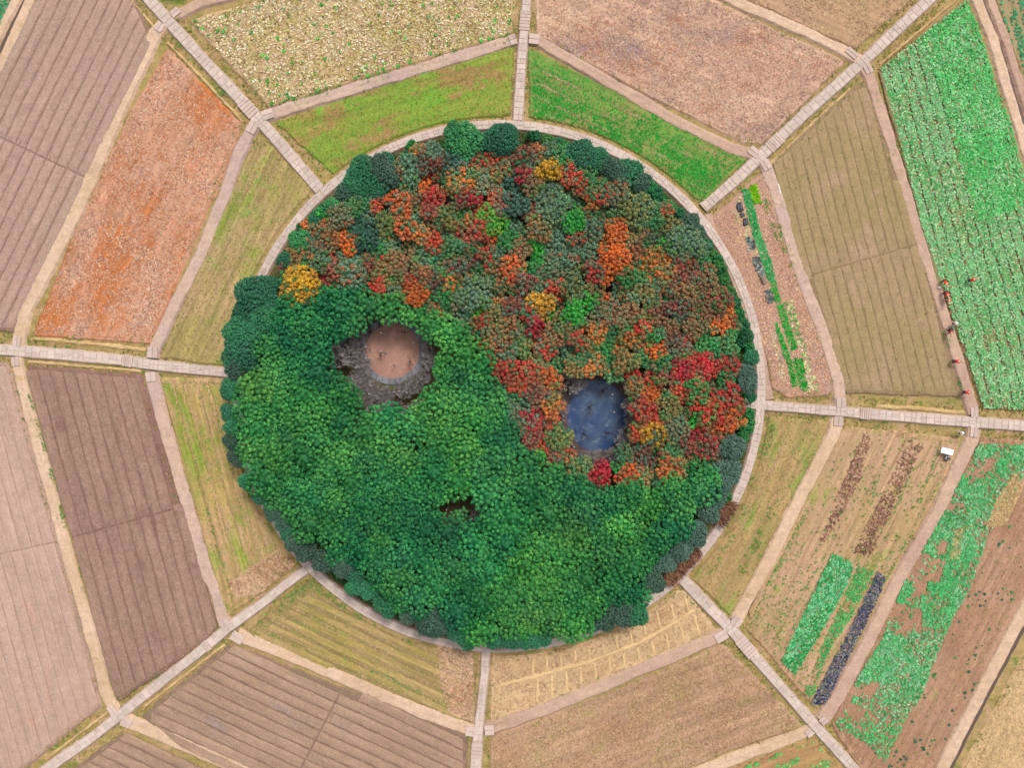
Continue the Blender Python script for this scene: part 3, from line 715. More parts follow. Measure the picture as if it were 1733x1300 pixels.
scatter('leafy_crop', 'blue-green crop patches in the far upper right corner', 'crop', [pOR], .3, 'rosette', [(L(70, 160, 110), 3), (L(96, 180, 124), 2), (L(130, 160, 100), 1)], .22, nz(3.0, 4, .36, .5), seed=3, ang=wang(dD), rows=(1.5, 1.0, 0))
scatter('leafy_crop', 'green crop in the far upper left corner', 'crop', [pOL], .3, 'rosette', [(L(60, 165, 110), 3), (L(110, 180, 130), 2)], .24, None, seed=4)
# withered flowers
scatter('withered_flowers', 'pale yellow withered flower heads above the wood', 'flowers', [inset_poly(pM12, 3)], .2, 'flakes',
        [(L(178, 182, 92), 2), (L(206, 192, 120), 4), (L(158, 132, 80), 3), (L(240, 226, 182), 5), (L(210, 174, 136), 4), (L(248, 240, 222), 1.5)], .13, lambda u, v: .6 + .4 * nz(2, 3, .35, .6)(u, v), seed=5, patch=2.5, coh=.55, vert=1.4)
scatter('green_weeds', 'scattered green weeds among the withered flowers', 'weeds', [pM12], .5, 'rosette', [(L(90, 190, 80), 1), (L(60, 165, 70), 1)], .26,
        lambda u, v: .05 + .5 * (nz(1.6, 6, .6, .7)(u, v)) + .7 * near_line(u, v, [(470, 178), (866, 58)], 7) * nz(2, 8, .45, .6)(u, v), seed=6, vert=1.2)
# stubbles
scatter('stubble', 'orange and straw coloured stubble left of the wood', 'stubble', [inset_poly(pM81, 4)], .16, 'straw',
        [(L(192, 112, 62), 2.5), (L(208, 146, 106), 3), (L(220, 176, 146), 4), (L(164, 122, 106), 2), (L(234, 204, 176), 3)], .12, lambda u, v: .35 + .6 * nz(1.4, 2, .35, .6)(u, v), seed=7, patch=5.0)
scatter('stubble', 'pink and grey straw stubble above right of the wood', 'stubble', [inset_poly(pM23, 4)], .16, 'straw',
        [(L(150, 122, 118), 3), (L(190, 150, 130), 3), (L(222, 190, 160), 4), (L(200, 150, 118), 4), (L(184, 116, 90), 2)], .12, lambda u, v: .4 + .6 * nz(1.4, 4, .35, .6)(u, v), seed=8, patch=5.0)
scatter('stubble', 'brown stubble and weeds below the wood', 'stubble', [inset_poly(pM56, 4)], .18, 'straw',
        [(L(160, 118, 92), 3), (L(190, 150, 110), 4), (L(212, 178, 134), 3), (L(150, 146, 76), 1.5)], .12, lambda u, v: .3 + .6 * nz(1.4, 5, .35, .6)(u, v), seed=9, patch=4.0)
scatter('stubble', 'pale straw in the far lower right corner', 'stubble', [pO5], .26, 'straw', [(L(222, 192, 146), 3), (L(190, 156, 112), 2)], .16, lambda u, v: .8 + 0 * u, seed=10)
scatter('stubble', 'dry litter on the bare field at the top edge', 'stubble', [pO23], .26, 'straw', [(L(214, 182, 140), 3), (L(170, 130, 104), 3)], .15, nz(2.0, 2, .35, .6), seed=11)
scatter('dry_leaf_litter', 'dry pinkish leaf litter on the triangular plot', 'litter', [inset_poly(pI34, 3)], .18, 'flakes',
        [(L(176, 126, 108), 3), (L(206, 160, 130), 4), (L(222, 186, 156), 3), (L(160, 132, 134), 2), (L(190, 130, 86), 1.5)], .10, lambda u, v: .75 + 0 * u, seed=12, patch=3.0, vert=.6)
scatter('straw_cover', 'yellow straw spread over the cells below the wood', 'straw', [inset_poly(pI56, 5)], .22, 'straw', [(L(192, 152, 108), 3), (L(214, 180, 136), 4), (L(172, 136, 110), 3)], .15, lambda u, v: .4 + .4 * nz(1.2, 4, .35, .6)(u, v), seed=13)
# grasses
def tgrass(name, label, poly, pal, dens, seed, sp=.24, size=.13, mask=None, z=0.0, ang=0.0):
    return scatter(name, label, 'grass', [inset_poly(poly, 3)], sp, 'tuft', pal, size, mask or (lambda u, v: dens + 0 * u), seed=seed, patch=4.0, vert=.7, z=z, ang=ang)
lime = [(L(160, 132, 78), 2), (L(150, 156, 62), 4), (L(124, 168, 54), 4), (L(92, 184, 52), 3)]
tgrass('field_grass', 'lime green grass of the field above the wood', pI12, lime, .55, 14)
rank = [(L(150, 140, 84), 3), (L(120, 150, 70), 2), (L(60, 164, 62), 3), (L(24, 168, 58), 5)]
def m23g(u, v):
    t = (v - 262 - (u - 1266) * .48) / 60.0      # distance below the upper edge
    return np.clip(.2 + .75 * np.clip(t, 0, 1) * nz(2.5, 3, .3, .5)(u, v) , 0, 1)
scatter('field_grass', 'lush bright green grass beside the ring path', 'grass', [inset_poly(pI23, 6)], .2, 'tuft', [(L(40, 165, 58), 3), (L(20, 172, 56), 4), (L(70, 178, 66), 2)], .16, lambda u, v: np.clip(m23g(u, v) * 1.15 - .15, 0, 1), seed=15, patch=3, vert=.8)
tgrass('field_grass', 'thin olive grass of the bright green field', pI23, rank, .35, 16)
olive = [(L(172, 148, 92), 3), (L(158, 146, 84), 3), (L(120, 156, 62), 2)]
tgrass('field_grass', 'thin olive grass right of the wood', pI45, olive, .4, 17)
tgrass('field_grass', 'thin tan and green grass left of the wood', pI81, [(L(184, 158, 112), 3), (L(162, 148, 84), 3), (L(134, 158, 62), 2)], .4, 18)
tgrass('field_grass', 'weedy green tufts between left path and wood', pI78, [(L(188, 156, 108), 2), (L(160, 158, 70), 4), (L(90, 160, 60), 2)], .5, 19, z=.08)
tgrass('field_grass', 'dry and green tufts on the lower left beds', pI67, [(L(196, 164, 120), 2), (L(170, 152, 90), 3), (L(140, 150, 66), 3), (L(104, 156, 58), 1)], .5, 20, z=.08)
tgrass('field_grass', 'thin dry grass over the lower right corner plot', pO45, [(L(176, 150, 92), 3), (L(150, 148, 78), 2), (L(190, 150, 116), 2)], .22, 91, z=.07)
tgrass('field_grass', 'faint green weeds on the khaki field', pM34, [(L(140, 150, 80), 2), (L(160, 146, 96), 3)], .14, 21, z=.06)
scatter('dry_straw', 'pale dry straw heap beside the bottom path', 'straw', [[(740, 1090), (800, 1105), (803, 1222), (760, 1208), (745, 1150)], [(470, 930), (500, 955), (440, 1005), (400, 1010), (385, 985)]], .17, 'straw', [(L(220, 180, 150), 4), (L(196, 150, 118), 2), (L(150, 110, 90), 1)], .16, None, seed=22, z=.1)
# vegetable plots lower right
stripA = [(1408, 936), (1442, 952), (1440, 975), (1395, 1060), (1345, 1142), (1322, 1118)]
scatter('leafy_crop', 'wide bright green vegetable strip in the lower right plot', 'crop', [stripA], .19, 'rosette', [(L(80, 190, 120), 3), (L(130, 210, 150), 3), (L(46, 164, 84), 4)], .16, None, seed=23, ang=wang(dE), z=.1, vert=1.2)
stripB = [(1452, 958), (1468, 965), (1478, 966), (1440, 1045), (1404, 1098), (1383, 1150), (1382, 1110), (1410, 1050)]
scatter('leafy_crop', 'narrow green vegetable strip beside the blue-grey strip', 'crop', [stripB, [(1364, 1160), (1382, 1158), (1376, 1180), (1362, 1176)]], .2, 'rosette', [(L(64, 176, 92), 3), (L(100, 190, 104), 2), (L(130, 150, 90), 1)], .15, nz(1.5, 3, .25, .45), seed=24, z=.09)
stripC = [(1484, 968), (1499, 978), (1482, 1020), (1440, 1105), (1396, 1192), (1372, 1192), (1384, 1165), (1430, 1080)]
scatter('dark_crop', 'blue-grey leafy strip along the sandy track, lower right', 'crop', [stripC], .18, 'rosette', [(L(70, 80, 118), 3), (L(96, 98, 112), 3), (L(142, 142, 148), 2), (L(46, 54, 92), 2)], .14, None, seed=25, z=.1, vert=1.2)
brownA = [(1462, 730), (1474, 738), (1448, 830), (1395, 918), (1388, 912), (1420, 830)]
brownB = [(1538, 745), (1562, 752), (1520, 840), (1472, 940), (1444, 936), (1480, 860)]
scatter('withered_plants', 'withered brown plant rows in the lower right plot', 'plants', [brownA, brownB], .22, 'flakes', [(L(126, 88, 78), 4), (L(160, 116, 96), 3), (L(206, 166, 140), 2)], .16, lambda u, v: .35 + .6 * nz(1.3, 4, .35, .55)(u, v), seed=26, z=.09)
scatter('green_weeds', 'thin green weed lines in the lower right plot', 'weeds', [inset_poly(pM45, 4)], .24, 'tuft', [(L(112, 160, 62), 3), (L(80, 168, 84), 2), (L(160, 152, 84), 2)], .16,
        lambda u, v: np.clip(.08 + np.where(v > 900, .2, 0) * nz(1.5, 7, .4, .6)(u, v) + .9 * near_line(u, v, [(1632, 760), (1590, 850), (1500, 985)], 12) + .75 * near_line(u, v, [(1545, 790), (1520, 850), (1490, 900)], 4) + .6 * near_line(u, v, [(1500, 770), (1470, 850)], 6) + .6 * near_line(u, v, [(1585, 770), (1548, 860)], 6) + .8 * near_line(u, v, [(1368, 850), (1262, 1060)], 10), 0, .95), seed=27, ang=wang(dE), z=.08)
greenBand = [(1656, 752), (1740, 752), (1735, 800), (1690, 870), (1672, 905), (1640, 995), (1612, 1045), (1582, 1115), (1555, 1185), (1512, 1255), (1497, 1296), (1470, 1262), (1412, 1228), (1440, 1165), (1490, 1085), (1530, 985), (1600, 862), (1628, 805)]
tan1 = [(1722, 796), (1728, 830), (1700, 890), (1668, 892), (1688, 840)]; tan2 = [(1614, 900), (1632, 890), (1622, 948), (1606, 945)]; tan3 = [(1545, 930), (1600, 950), (1590, 985), (1535, 985)]; tan4 = [(1505, 1018), (1560, 1030), (1560, 1075), (1520, 1060)]
def m45(u, v):
    base = nz(2.6, 5, .31, .52)(u, v); base = np.where((u - 1640) * .888 + (v - 800) * .46 > 30, np.maximum(base, .5), base)
    bare = inpoly(u, v, tan1) | inpoly(u, v, tan3) | inpoly(u, v, tan4)
    low = np.where(v > 1190, .45, 1.0)
    return np.where(bare, .06, base * low)
scatter('leafy_crop', 'patchy vivid green crop in the lower right corner plot', 'crop', [greenBand], .18, 'rosette', [(L(78, 182, 104), 4), (L(106, 192, 120), 3), (L(146, 202, 152), 2), (L(62, 156, 84), 2), (L(150, 150, 90), 1)], .175, m45, seed=28, ang=wang(dE), z=.085)
scatter('dry_straw', 'pale straw patch among the green crop, lower right', 'straw', [tan1, tan2], .18, 'straw', [(L(216, 184, 130), 4), (L(190, 164, 110), 2)], .18, None, seed=29, z=.09)
brownBand = [(1700, 890), (1760, 840), (1720, 1020), (1655, 1148), (1580, 1296), (1500, 1300), (1560, 1180), (1620, 1045)]
scatter('green_weeds', 'dark teal weed clumps on the red-brown soil', 'weeds', [brownBand], .3, 'rosette', [(L(50, 110, 82), 3), (L(80, 140, 76), 2)], .2, lambda u, v: .14 * nz(1.6, 8, .56, .7)(u, v) + .45 * near_line(u, v, [(1715, 850), (1640, 1000), (1500, 1300)], 12) * nz(1.2, 3, .5, .6)(u, v) + .8 * near_line(u, v, [(1512, 1300), (1498, 1290)], 10), seed=30, z=.08)
scatter('leafy_crop', 'sparse pale leafy rows at the bottom edge', 'crop', [pO56], .3, 'rosette', [(L(110, 190, 100), 3), (L(150, 200, 120), 2)], .22, nz(1.6, 2, .4, .55), seed=31, ang=wang((.93, -.36)), rows=(1.7, .8, 0))
# strips in the triangular plot
def pz(x, y): return (1190 + x / 7.224, 300 + y / 7.222)
def pz2(x, y): return (1270 + x / 6.19, 470 + y / 6.19)
sgreen = [pz(470, 140), pz(560, 140), pz(640, 420), pz(710, 700), pz(830, 1020), pz(900, 1290), pz(800, 1290), pz(680, 930), pz(590, 640), pz(520, 360)]
scatter('leafy_crop', 'long green vegetable strip in the triangular plot', 'crop', [sgreen], .17, 'rosette', [(L(40, 168, 84), 4), (L(80, 190, 110), 2), (L(120, 196, 120), 1)], .14, None, seed=32, z=.02, vert=1.2)
slime = [pz(565, 90), pz(650, 85), pz(705, 310), pz(625, 335)]
scatter('leafy_crop', 'small lime yellow vegetable block at top of triangular plot', 'crop', [slime], .2, 'rosette', [(L(132, 200, 24), 3), (L(110, 178, 20), 2)], .2, None, seed=33, vert=1.3)
sbrt = [pz2(200, 60), pz2(270, 55), pz2(320, 250), pz2(265, 260)], [pz2(270, 285), pz2(345, 275), pz2(420, 500), pz2(490, 740), pz2(425, 770), pz2(350, 560)], [pz2(248, 460), pz2(290, 480), pz2(390, 740), pz2(440, 900), pz2(500, 1110), pz2(440, 1160), pz2(400, 960), pz2(310, 700)], [pz2(440, 840), pz2(540, 840), pz2(610, 1190), pz2(530, 1190)]
scatter('leafy_crop', 'vivid green vegetable blocks in the triangular plot', 'crop', list(sbrt), .16, 'rosette', [(L(10, 164, 46), 5), (L(40, 182, 66), 3), (L(90, 180, 90), 1)], .13, None, seed=34, vert=1.3)
spale = [pz2(340, 250), pz2(430, 240), pz2(510, 500), pz2(580, 720), pz2(650, 960), pz2(715, 1180), pz2(620, 1195), pz2(560, 880), pz2(480, 640), pz2(400, 380)]
scatter('leafy_crop', 'pale speckled vegetable strip in the triangular plot', 'crop', [spale], .28, 'rosette', [(L(110, 176, 92), 3), (L(206, 206, 150), 3), (L(236, 230, 196), 1)], .2, lambda u, v: .85 + 0 * u, seed=35, vert=1.0)
sgrey = [pz(520, 740), pz(610, 720), pz(640, 860), pz(560, 900)], [pz(595, 980), pz(680, 960), pz(760, 1200), pz(690, 1220), pz(620, 1090)], [pz2(150, 130), pz2(215, 120), pz2(250, 230), pz2(200, 290), pz2(155, 250)]
scatter('dark_crop', 'grey-green leafy clumps in the triangular plot', 'crop', list(sgrey), .2, 'rosette', [(L(118, 134, 128), 3), (L(84, 100, 98), 3), (L(170, 180, 170), 2)], .18, None, seed=36, vert=1.2)
spl = [pz(400, 250), pz(470, 240), pz(560, 590), pz(610, 740), pz(500, 740), pz(500, 600)], [pz(580, 890), pz(680, 880), pz(690, 970), pz(590, 980)], [pz(430, 420), pz(330, 380), pz(380, 560), pz(470, 600)], [pz2(200, 530), pz2(235, 530), pz2(330, 880), pz2(380, 1080), pz2(340, 1090), pz2(270, 860)]
scatter('dry_straw', 'pale dry stalks between the strips of the triangular plot', 'straw', list(spl), .2, 'straw', [(L(214, 200, 150), 3), (L(236, 226, 190), 1), (L(186, 160, 110), 2)], .16, lambda u, v: .7 + 0 * u, seed=37)
# verge grass along paths and field edges
lines = [[(40, -240), (245, -10), (540, 320)], [(891, 0), (876, 205)], [(1571, 0), (1190, 352)], [(1299, 687), (1728, 721)], [(1152, 978), (1263, 1096), (1445, 1302)], [(820, 1143), (805, 1300)], [(519, 964), (353, 1091), (84, 1299)], [(0, 592), (209, 610), (392, 632)]]
def vm(u, v):
    r_ = np.zeros(u.shape)
    for ln in lines: r_ = np.maximum(r_, near_line(u, v, ln, 30))
    return np.where(r_ > 0, .75, 0) * (.25 + .75 * nz(1.5, 4, .35, .55)(u, v))
frame = [(-60, -60), (1800, -60), (1800, 1360), (-60, 1360)]
fieldpolys = [p_ for o_, p_ in FIELDS.values()]
def vmask(u, v):
    r_ = vm(u, v); return np.where(region(u, v, fieldpolys), 0, r_)
scatter('verge_grass', 'straw and green tufts in the ditches along the stone paths', 'grass', [frame], .3, 'tuft', [(L(190, 158, 104), 4), (L(166, 148, 84), 4), (L(120, 136, 56), 3), (L(70, 140, 52), 1.2)], .2, vmask, seed=38, z=GZ, vert=.9, patch=2.5)
def emask(u, v):
    r_ = np.zeros(u.shape)
    for p_ in fieldpolys[:8] + fieldpolys[8:]:
        r_ = np.maximum(r_, near_line(u, v, list(p_) + [p_[0]], 5))
    return np.where(r_ > 0, .6, 0) * nz(1.6, 9, .42, .58)(u, v)
scatter('edge_grass', 'low tufts of grass along the field edges', 'grass', [frame], .3, 'tuft', [(L(180, 152, 100), 4), (L(150, 146, 74), 3), (L(90, 140, 54), 1.5)], .16, emask, seed=39, z=-.02, vert=.9, patch=2.5)
bright = [[(1484, 150), (1500, 200), (1530, 300)], [(1298, 345), (1320, 400), (1348, 460)], [(296, 75), (330, 115), (380, 160)], [(262, 0), (285, 40), (300, 25)], [(20, 640), (60, 700), (120, 930), (135, 990)], [(1630, 652), (1600, 560)], [(1236, 1000), (1300, 880), (1345, 790)], [(420, 830), (460, 890), (500, 950)], [(440, 1062), (560, 1112), (700, 1168), (752, 1204)], [(530, 990), (600, 1032), (690, 1088)], [(430, 1070), (470, 1030), (520, 990)], [(284, 655), (330, 800), (395, 1010)], [(372, 655), (378, 760), (430, 860)], [(1304, 720), (1272, 830), (1205, 960)], [(480, 178), (620, 138), (860, 64)]]
def bmask(u, v):
    r_ = np.zeros(u.shape)
    for ln in bright: r_ = np.maximum(r_, near_line(u, v, ln, 8))
    return np.where(r_ > 0, .8, 0) * nz(2.0, 2, .48, .58)(u, v)
scatter('edge_weeds', 'fresh green weeds in patches along the tracks', 'weeds', [frame], .26, 'tuft', [(L(100, 152, 62), 3), (L(78, 152, 70), 2), (L(134, 152, 62), 3)], .18, bmask, seed=40, z=.0, vert=.9)

# clods and crumbs on the ploughed beds
for sd, (key, lab, pal, zz) in enumerate([('O81', 'fine clods on the ploughed field, upper left', [(196, 164, 150), (150, 118, 106), (206, 180, 164)], .12), ('O78', 'fine clods on the pale field, lower left', [(208, 178, 164), (176, 144, 130)], .06),
        ('M78', 'fine clods on the dark brown field', [(186, 152, 136), (128, 96, 86), (170, 140, 116)], .12), ('M67', 'fine clods on the slanting furrows below', [(190, 162, 142), (140, 112, 96)], .14), ('M34', 'fine crumbs and stubble on the khaki field', [(192, 166, 132), (146, 122, 88), (150, 146, 84)], .08)]):
    scatter('soil_clods', lab, 'clods', [inset_poly(FIELDS[key][1], 6)], .2, 'flakes', [(L(*c_), 1) for c_ in pal], .045, lambda u, v: .62 * (u > -60) * (v < 1360) + 0 * u, seed=60 + sd, z=zz, coh=.3, vert=.6)
for sd, (key, lab, dv, per, zz) in enumerate([('I81', 'pale straw lines on the tan grass field', dA, 2.3, 0.0), ('I67', 'pale straw lines on the lower left beds', dF, 17.5 * S, .08), ('I78', 'pale straw lines on the weedy plot', dB, 19 * S, .08), ('I45', 'pale straw lines on the olive field', dE, 1.9, 0.0), ('I23', 'pale straw lines on the bright green field', (.9, .43), 1.6, .02)]):
    scatter('straw_lines', lab, 'straw', [inset_poly(FIELDS[key][1], 8)], .14, 'straw', [(L(204, 172, 132), 3), (L(188, 156, 112), 2)], .11, nz(1.7, sd, .42, .6), ang=wang(dv), seed=70 + sd, z=zz, rows=(per, .3, .9))
def bank(label, pts, w=5.0, h=.2, mat=None):
    D = dense_line(pts, .5); V = []; Fc = []
    for i, p in enumerate(D):
        t = tangent(D, i); n_ = Vector((-t.y, t.x, 0)); e = .3 if i in (0, len(D) - 1) else 1
        for o_, z in ((-.5, 0), (-.25, h * .8), (0, h), (.25, h * .8), (.5, 0)):
            pp = p + n_ * (o_ * w * S * random.uniform(.75, 1.25)); V.append((pp.x, pp.y, GZ - .004 + z * e * random.uniform(.7, 1.15)))
    for i in range(len(D) - 1):
        for j in range(4):
            a = i * 5 + j; Fc.append((a, a + 5, a + 6, a + 1))
    return tag(obj('earth_bank', mesh('earth_bank', V, Fc, (mat or M_BANK,))), label, 'bank', kind='structure')
M_BANK = soil('straw_bank', L(206, 176, 128), L(196, 162, 112), patch=L(160, 146, 84), pth=(.56, .7), psc=.6, grain=.4)
bank('straw covered bank above the right stone path', [(1484, 688), (1560, 692), (1636, 700)], 8, .25)
bank('straw covered bank along the lower side of the upper right path', [(1300, 282), (1350, 232), (1440, 148)], 6, .25)
bank('straw covered bank along the upper right field corner', [(1490, 108), (1570, 40), (1640, -20)], 6, .3)
bank('straw covered bank above the left stone path', [(50, 572), (140, 580), (246, 592)], 8, .25)
bank('straw covered bank beside the upper left path', [(282, 70), (340, 130), (410, 205)], 6, .28)
bank('straw covered bank left of the upper left path top', [(215, -10), (262, 48)], 6, .28)
bank('straw covered bank below the lower left path', [(240, 1200), (310, 1146), (380, 1092)], 6, .25)
bank('straw covered bank above the lower left path', [(75, 1288), (130, 1246), (196, 1196)], 5, .2)
bank('straw covered bank above the dark brown field', [(46, 612), (140, 620), (238, 628)], 6, .22)

# ------------------------------------------------------------------ trees
def ico(sub=1):
    bm = bmesh.new(); bmesh.ops.create_icosphere(bm, subdivisions=sub, radius=1.0)
    bm.verts.ensure_lookup_table(); V = np.array([v.co[:] for v in bm.verts]); T_ = np.array([[v.index for v in f.verts] for f in bm.faces]); bm.free(); return V, T_
ICO_V, ICO_T = ico(1)
def crown_mesh(name, Rr, zs, cr, leaf, nleaf, seed, spread=1.1, lump=.5, body=1.7):
    """a crown of many leafy clumps over the union of a few lobes; radius Rr, height factor zs, clump radius cr"""
    r = np.random.default_rng(seed); nl = int(r.integers(3, 6)); a0 = r.uniform(0, 6.28)
    lc = [np.array([0, 0, .05 * Rr])]; lr = [Rr * (1 - lump * .55)]
    for i in range(nl):
        a = a0 + 6.283 * i / nl + r.uniform(-.4, .4); q_ = r.uniform(.35, .6) * Rr * (.6 + lump * .8); rad_ = Rr * r.uniform(.42, .62)
        q_ = min(q_, Rr * 1.02 - rad_); lc.append(np.array([math.cos(a) * q_, math.sin(a) * q_, r.uniform(-.25, .12) * Rr])); lr.append(rad_)
    lc = np.array(lc); lr = np.array(lr); li = r.choice(len(lr), 2600, p=lr ** 2 / np.sum(lr ** 2))
    D = r.normal(size=(2600, 3)); D /= np.linalg.norm(D, axis=1)[:, None]; D[:, 2] = np.where(D[:, 2] < -.35, -D[:, 2], D[:, 2])
    Z = np.array([1, 1, zs]); Q = lc[li] * Z + D * (lr[li] - cr * .7)[:, None] * Z + r.normal(0, cr * .16, (2600, 3)) * np.array([1, 1, 4.0 * zs])
    rel = (Q[:, None] - (lc * Z)[None]) / Z; inside = (np.sqrt((rel ** 2).sum(2)) < (lr - cr * 1.05)[None]).any(1)
    C = np.empty((0, 3)); T0_ = []; ltone = r.random(len(lr))
    for k in np.where(~inside)[0]:
        if len(C) and (((C - Q[k]) ** 2).sum(1) < (cr * spread * 1.25) ** 2).any(): continue
        C = np.vstack([C, Q[k]]); T0_.append(ltone[li[k]])
    n = len(C); rad = cr * r.uniform(.75, 1.3, n); tone = np.clip(.4 * np.array(T0_) + .6 * r.random(n) + r.normal(0, .12, n), 0, 1)
    # solid heart of each clump
    core = (ICO_V[None] * (rad * .66)[:, None, None] * np.array([1, 1, .8]) * r.uniform(.8, 1.2, (n, len(ICO_V), 1))) + C[:, None]
    V0 = core.reshape(-1, 3); T0 = (ICO_T[None] + (np.arange(n) * len(ICO_V))[:, None, None]).reshape(-1, 3)
    tn0 = np.repeat(tone, len(ICO_V)); lf0 = np.full(len(V0), .38)
    # one dark inner body so that no light leaks through
    nb_ = len(lr); big = ((lc * Z)[:, None] + ICO_V[None] * Z * np.maximum(lr - cr * body, .1)[:, None, None] - np.array([0, 0, cr * .5])).reshape(-1, 3); Vb = big; Tb = (ICO_T[None] + (np.arange(nb_) * len(ICO_V))[:, None, None]).reshape(-1, 3) + len(V0)
    # leaves
    m = n * nleaf; ci = np.repeat(np.arange(n), nleaf)
    d = r.normal(size=(m, 3)); d[:, 2] += .45; d /= np.linalg.norm(d, axis=1)[:, None]
    pos = C[ci] + d * (rad[ci] * r.uniform(.72, 1.12, m))[:, None] * np.array([1, 1, .85])
    nr = d + r.normal(0, .45, (m, 3)) + np.array([0, 0, .35]); nr /= np.linalg.norm(nr, axis=1)[:, None]
    t = np.cross(nr, r.normal(size=(m, 3))); t /= np.linalg.norm(t, axis=1)[:, None]; b = np.cross(nr, t)
    ls = (leaf * r.uniform(.65, 1.35, m))[:, None]
    q4 = np.stack([pos - t * ls, pos + b * ls * .55, pos + t * ls, pos - b * ls * .55], 1).reshape(-1, 3)
    base = len(V0) + len(Vb); i4 = base + np.arange(m) * 4
    T1 = np.stack([i4, i4 + 1, i4 + 2, i4, i4 + 2, i4 + 3], 1).reshape(-1, 3)
    tone4 = np.repeat(np.clip(tone[ci] + r.normal(0, .09, m), 0, 1), 4); lf4 = np.repeat(r.random(m), 4)
    V = np.concatenate([V0, Vb, q4]); T_ = np.concatenate([T0, Tb, T1])
    return fast_mesh(name, V, T_, M_LEAF, {'tone': np.concatenate([tn0, np.full(len(Vb), .5), tone4]), 'leafr': np.concatenate([lf0, np.full(len(Vb), .3), lf4])})
def tubes(segs, sides=4):
    V = []; T_ = []
    for a, b, ra, rb in segs:
        d = (b - a).normalized(); x = d.orthogonal().normalized(); y = d.cross(x); o_ = len(V)
        for p, r_ in ((a, ra), (b, rb)):
            for i in range(sides):
                an = 2 * math.pi * i / sides; V.append(p + x * (math.cos(an) * r_) + y * (math.sin(an) * r_))
        for i in range(sides):
            j = (i + 1) % sides; T_ += [(o_ + i, o_ + j, o_ + sides + j), (o_ + i, o_ + sides + j, o_ + sides + i)]
    return np.array([v[:] for v in V]), np.array(T_)
def trunk_mesh(hh, rad, spread, seed):
    r = random.Random(seed); segs = []; top = Vector((r.uniform(-.15, .15), r.uniform(-.15, .15), hh * .55)); segs.append((Vector((0, 0, -.05)), top, rad, rad * .7))
    for i in range(5):
        a = i * 1.256 + r.uniform(-.3, .3); e = top + Vector((math.cos(a) * spread, math.sin(a) * spread, hh * r.uniform(.25, .45))); mid = (top + e) / 2 + Vector((0, 0, .12))
        segs += [(top, mid, rad * .5, rad * .36), (mid, e, rad * .36, rad * .15)]
    segs.append((top, Vector((top.x, top.y, hh)), rad * .6, rad * .2))
    V, T_ = tubes(segs, 7); return fast_mesh('trunk', V, T_, M_BARK)
KIND = {}   # kind -> list of (crown mesh, radius, crown centre height, trunk mesh)
def variants(kind, radii, zs, cr, leaf, nleaf, hc, per=3, spread=1.0, lump=.4, body=1.7):
    for i, Rr in enumerate(radii):
        for j in range(per):
            sd = sum(map(ord, kind)) + i * 31 + j * 7
            KIND.setdefault(kind, []).append((crown_mesh('crown', Rr, zs, cr, leaf, nleaf, sd, spread, lump, body), Rr, hc + .25 * Rr, trunk_mesh(hc + .1 * Rr, .07 + .04 * Rr, Rr * .5, sd)))
variants('autumn', (1.1, 1.5, 2.0, 2.5), .42, .27, .085, 56, 3.3, 4, spread=1.25, lump=.65, body=2.2)
variants('green', (1.6, 2.1, 2.7), .32, .26, .08, 52, 4.1, 4, spread=1.42, lump=.5, body=2.6)
variants('rim', (1.5, 2.0, 2.6), .5, .2, .07, 40, 3.1, 3, spread=1.0, lump=.4, body=1.2)
variants('shrub', (.7, 1.0), .7, .2, .08, 34, .45, 3, spread=.9, lump=.3)
CLS = {  # class: (word, [first tint, second tint])
    'O': ('orange', [((200, 98, 40), (168, 92, 52)), ((190, 106, 50), (118, 116, 66)), ((196, 88, 48), (140, 100, 62)), ((184, 104, 52), (104, 118, 78))]),
    'R': ('red', [((184, 52, 46), (128, 84, 60)), ((172, 58, 48), (96, 112, 76)), ((190, 66, 48), (150, 90, 58)), ((168, 54, 50), (90, 104, 78))]),
    'C': ('crimson', [((174, 36, 52), (128, 60, 56)), ((160, 40, 52), (104, 92, 70)), ((178, 44, 50), (140, 76, 60))]),
    'D': ('dark red', [((138, 70, 62), (96, 104, 80)), ((126, 68, 60), (86, 106, 84)), ((146, 80, 66), (110, 96, 72))]),
    'B': ('brown', [((148, 100, 68), (112, 106, 74)), ((138, 92, 66), (118, 108, 76)), ((152, 98, 62), (96, 112, 78))]),
    'Y': ('golden yellow', [((194, 148, 40), (172, 128, 50)), ((198, 144, 48), (150, 116, 54))]),
    'L': ('olive', [((122, 122, 68), (92, 116, 76)), ((110, 118, 70), (146, 108, 66)), ((102, 120, 74), (128, 110, 66))]),
    'G': ('mid green', [((48, 126, 66), (74, 122, 66)), ((58, 122, 74), (92, 124, 76)), ((46, 114, 70), (112, 108, 70))]),
    'N': ('bright green', [((66, 158, 56), (48, 142, 62)), ((56, 150, 58), (112, 152, 58))]),
    'E': ('grey-green', [((94, 126, 98), (78, 112, 86)), ((88, 118, 88), (118, 112, 82)), ((84, 114, 92), (98, 120, 84))]),
    'K': ('blackish green', [((66, 102, 86), (56, 92, 76)), ((76, 106, 92), (62, 96, 80))]),
    'P': ('pale green', [((108, 162, 104), (90, 146, 92))]),
}
GCL = {'emerald': [((38, 128, 72), (56, 136, 70)), ((36, 122, 70), (58, 132, 72))], 'leaf green': [((54, 138, 70), (76, 144, 70)), ((50, 132, 68), (70, 140, 74))],
       'yellow-green': [((72, 144, 70), (92, 150, 70)), ((68, 140, 70), (86, 148, 74))], 'deep green': [((34, 112, 70), (48, 122, 72)), ((42, 114, 76), (56, 126, 76))]}
TREES = []     # (root, u, v, class word, half)
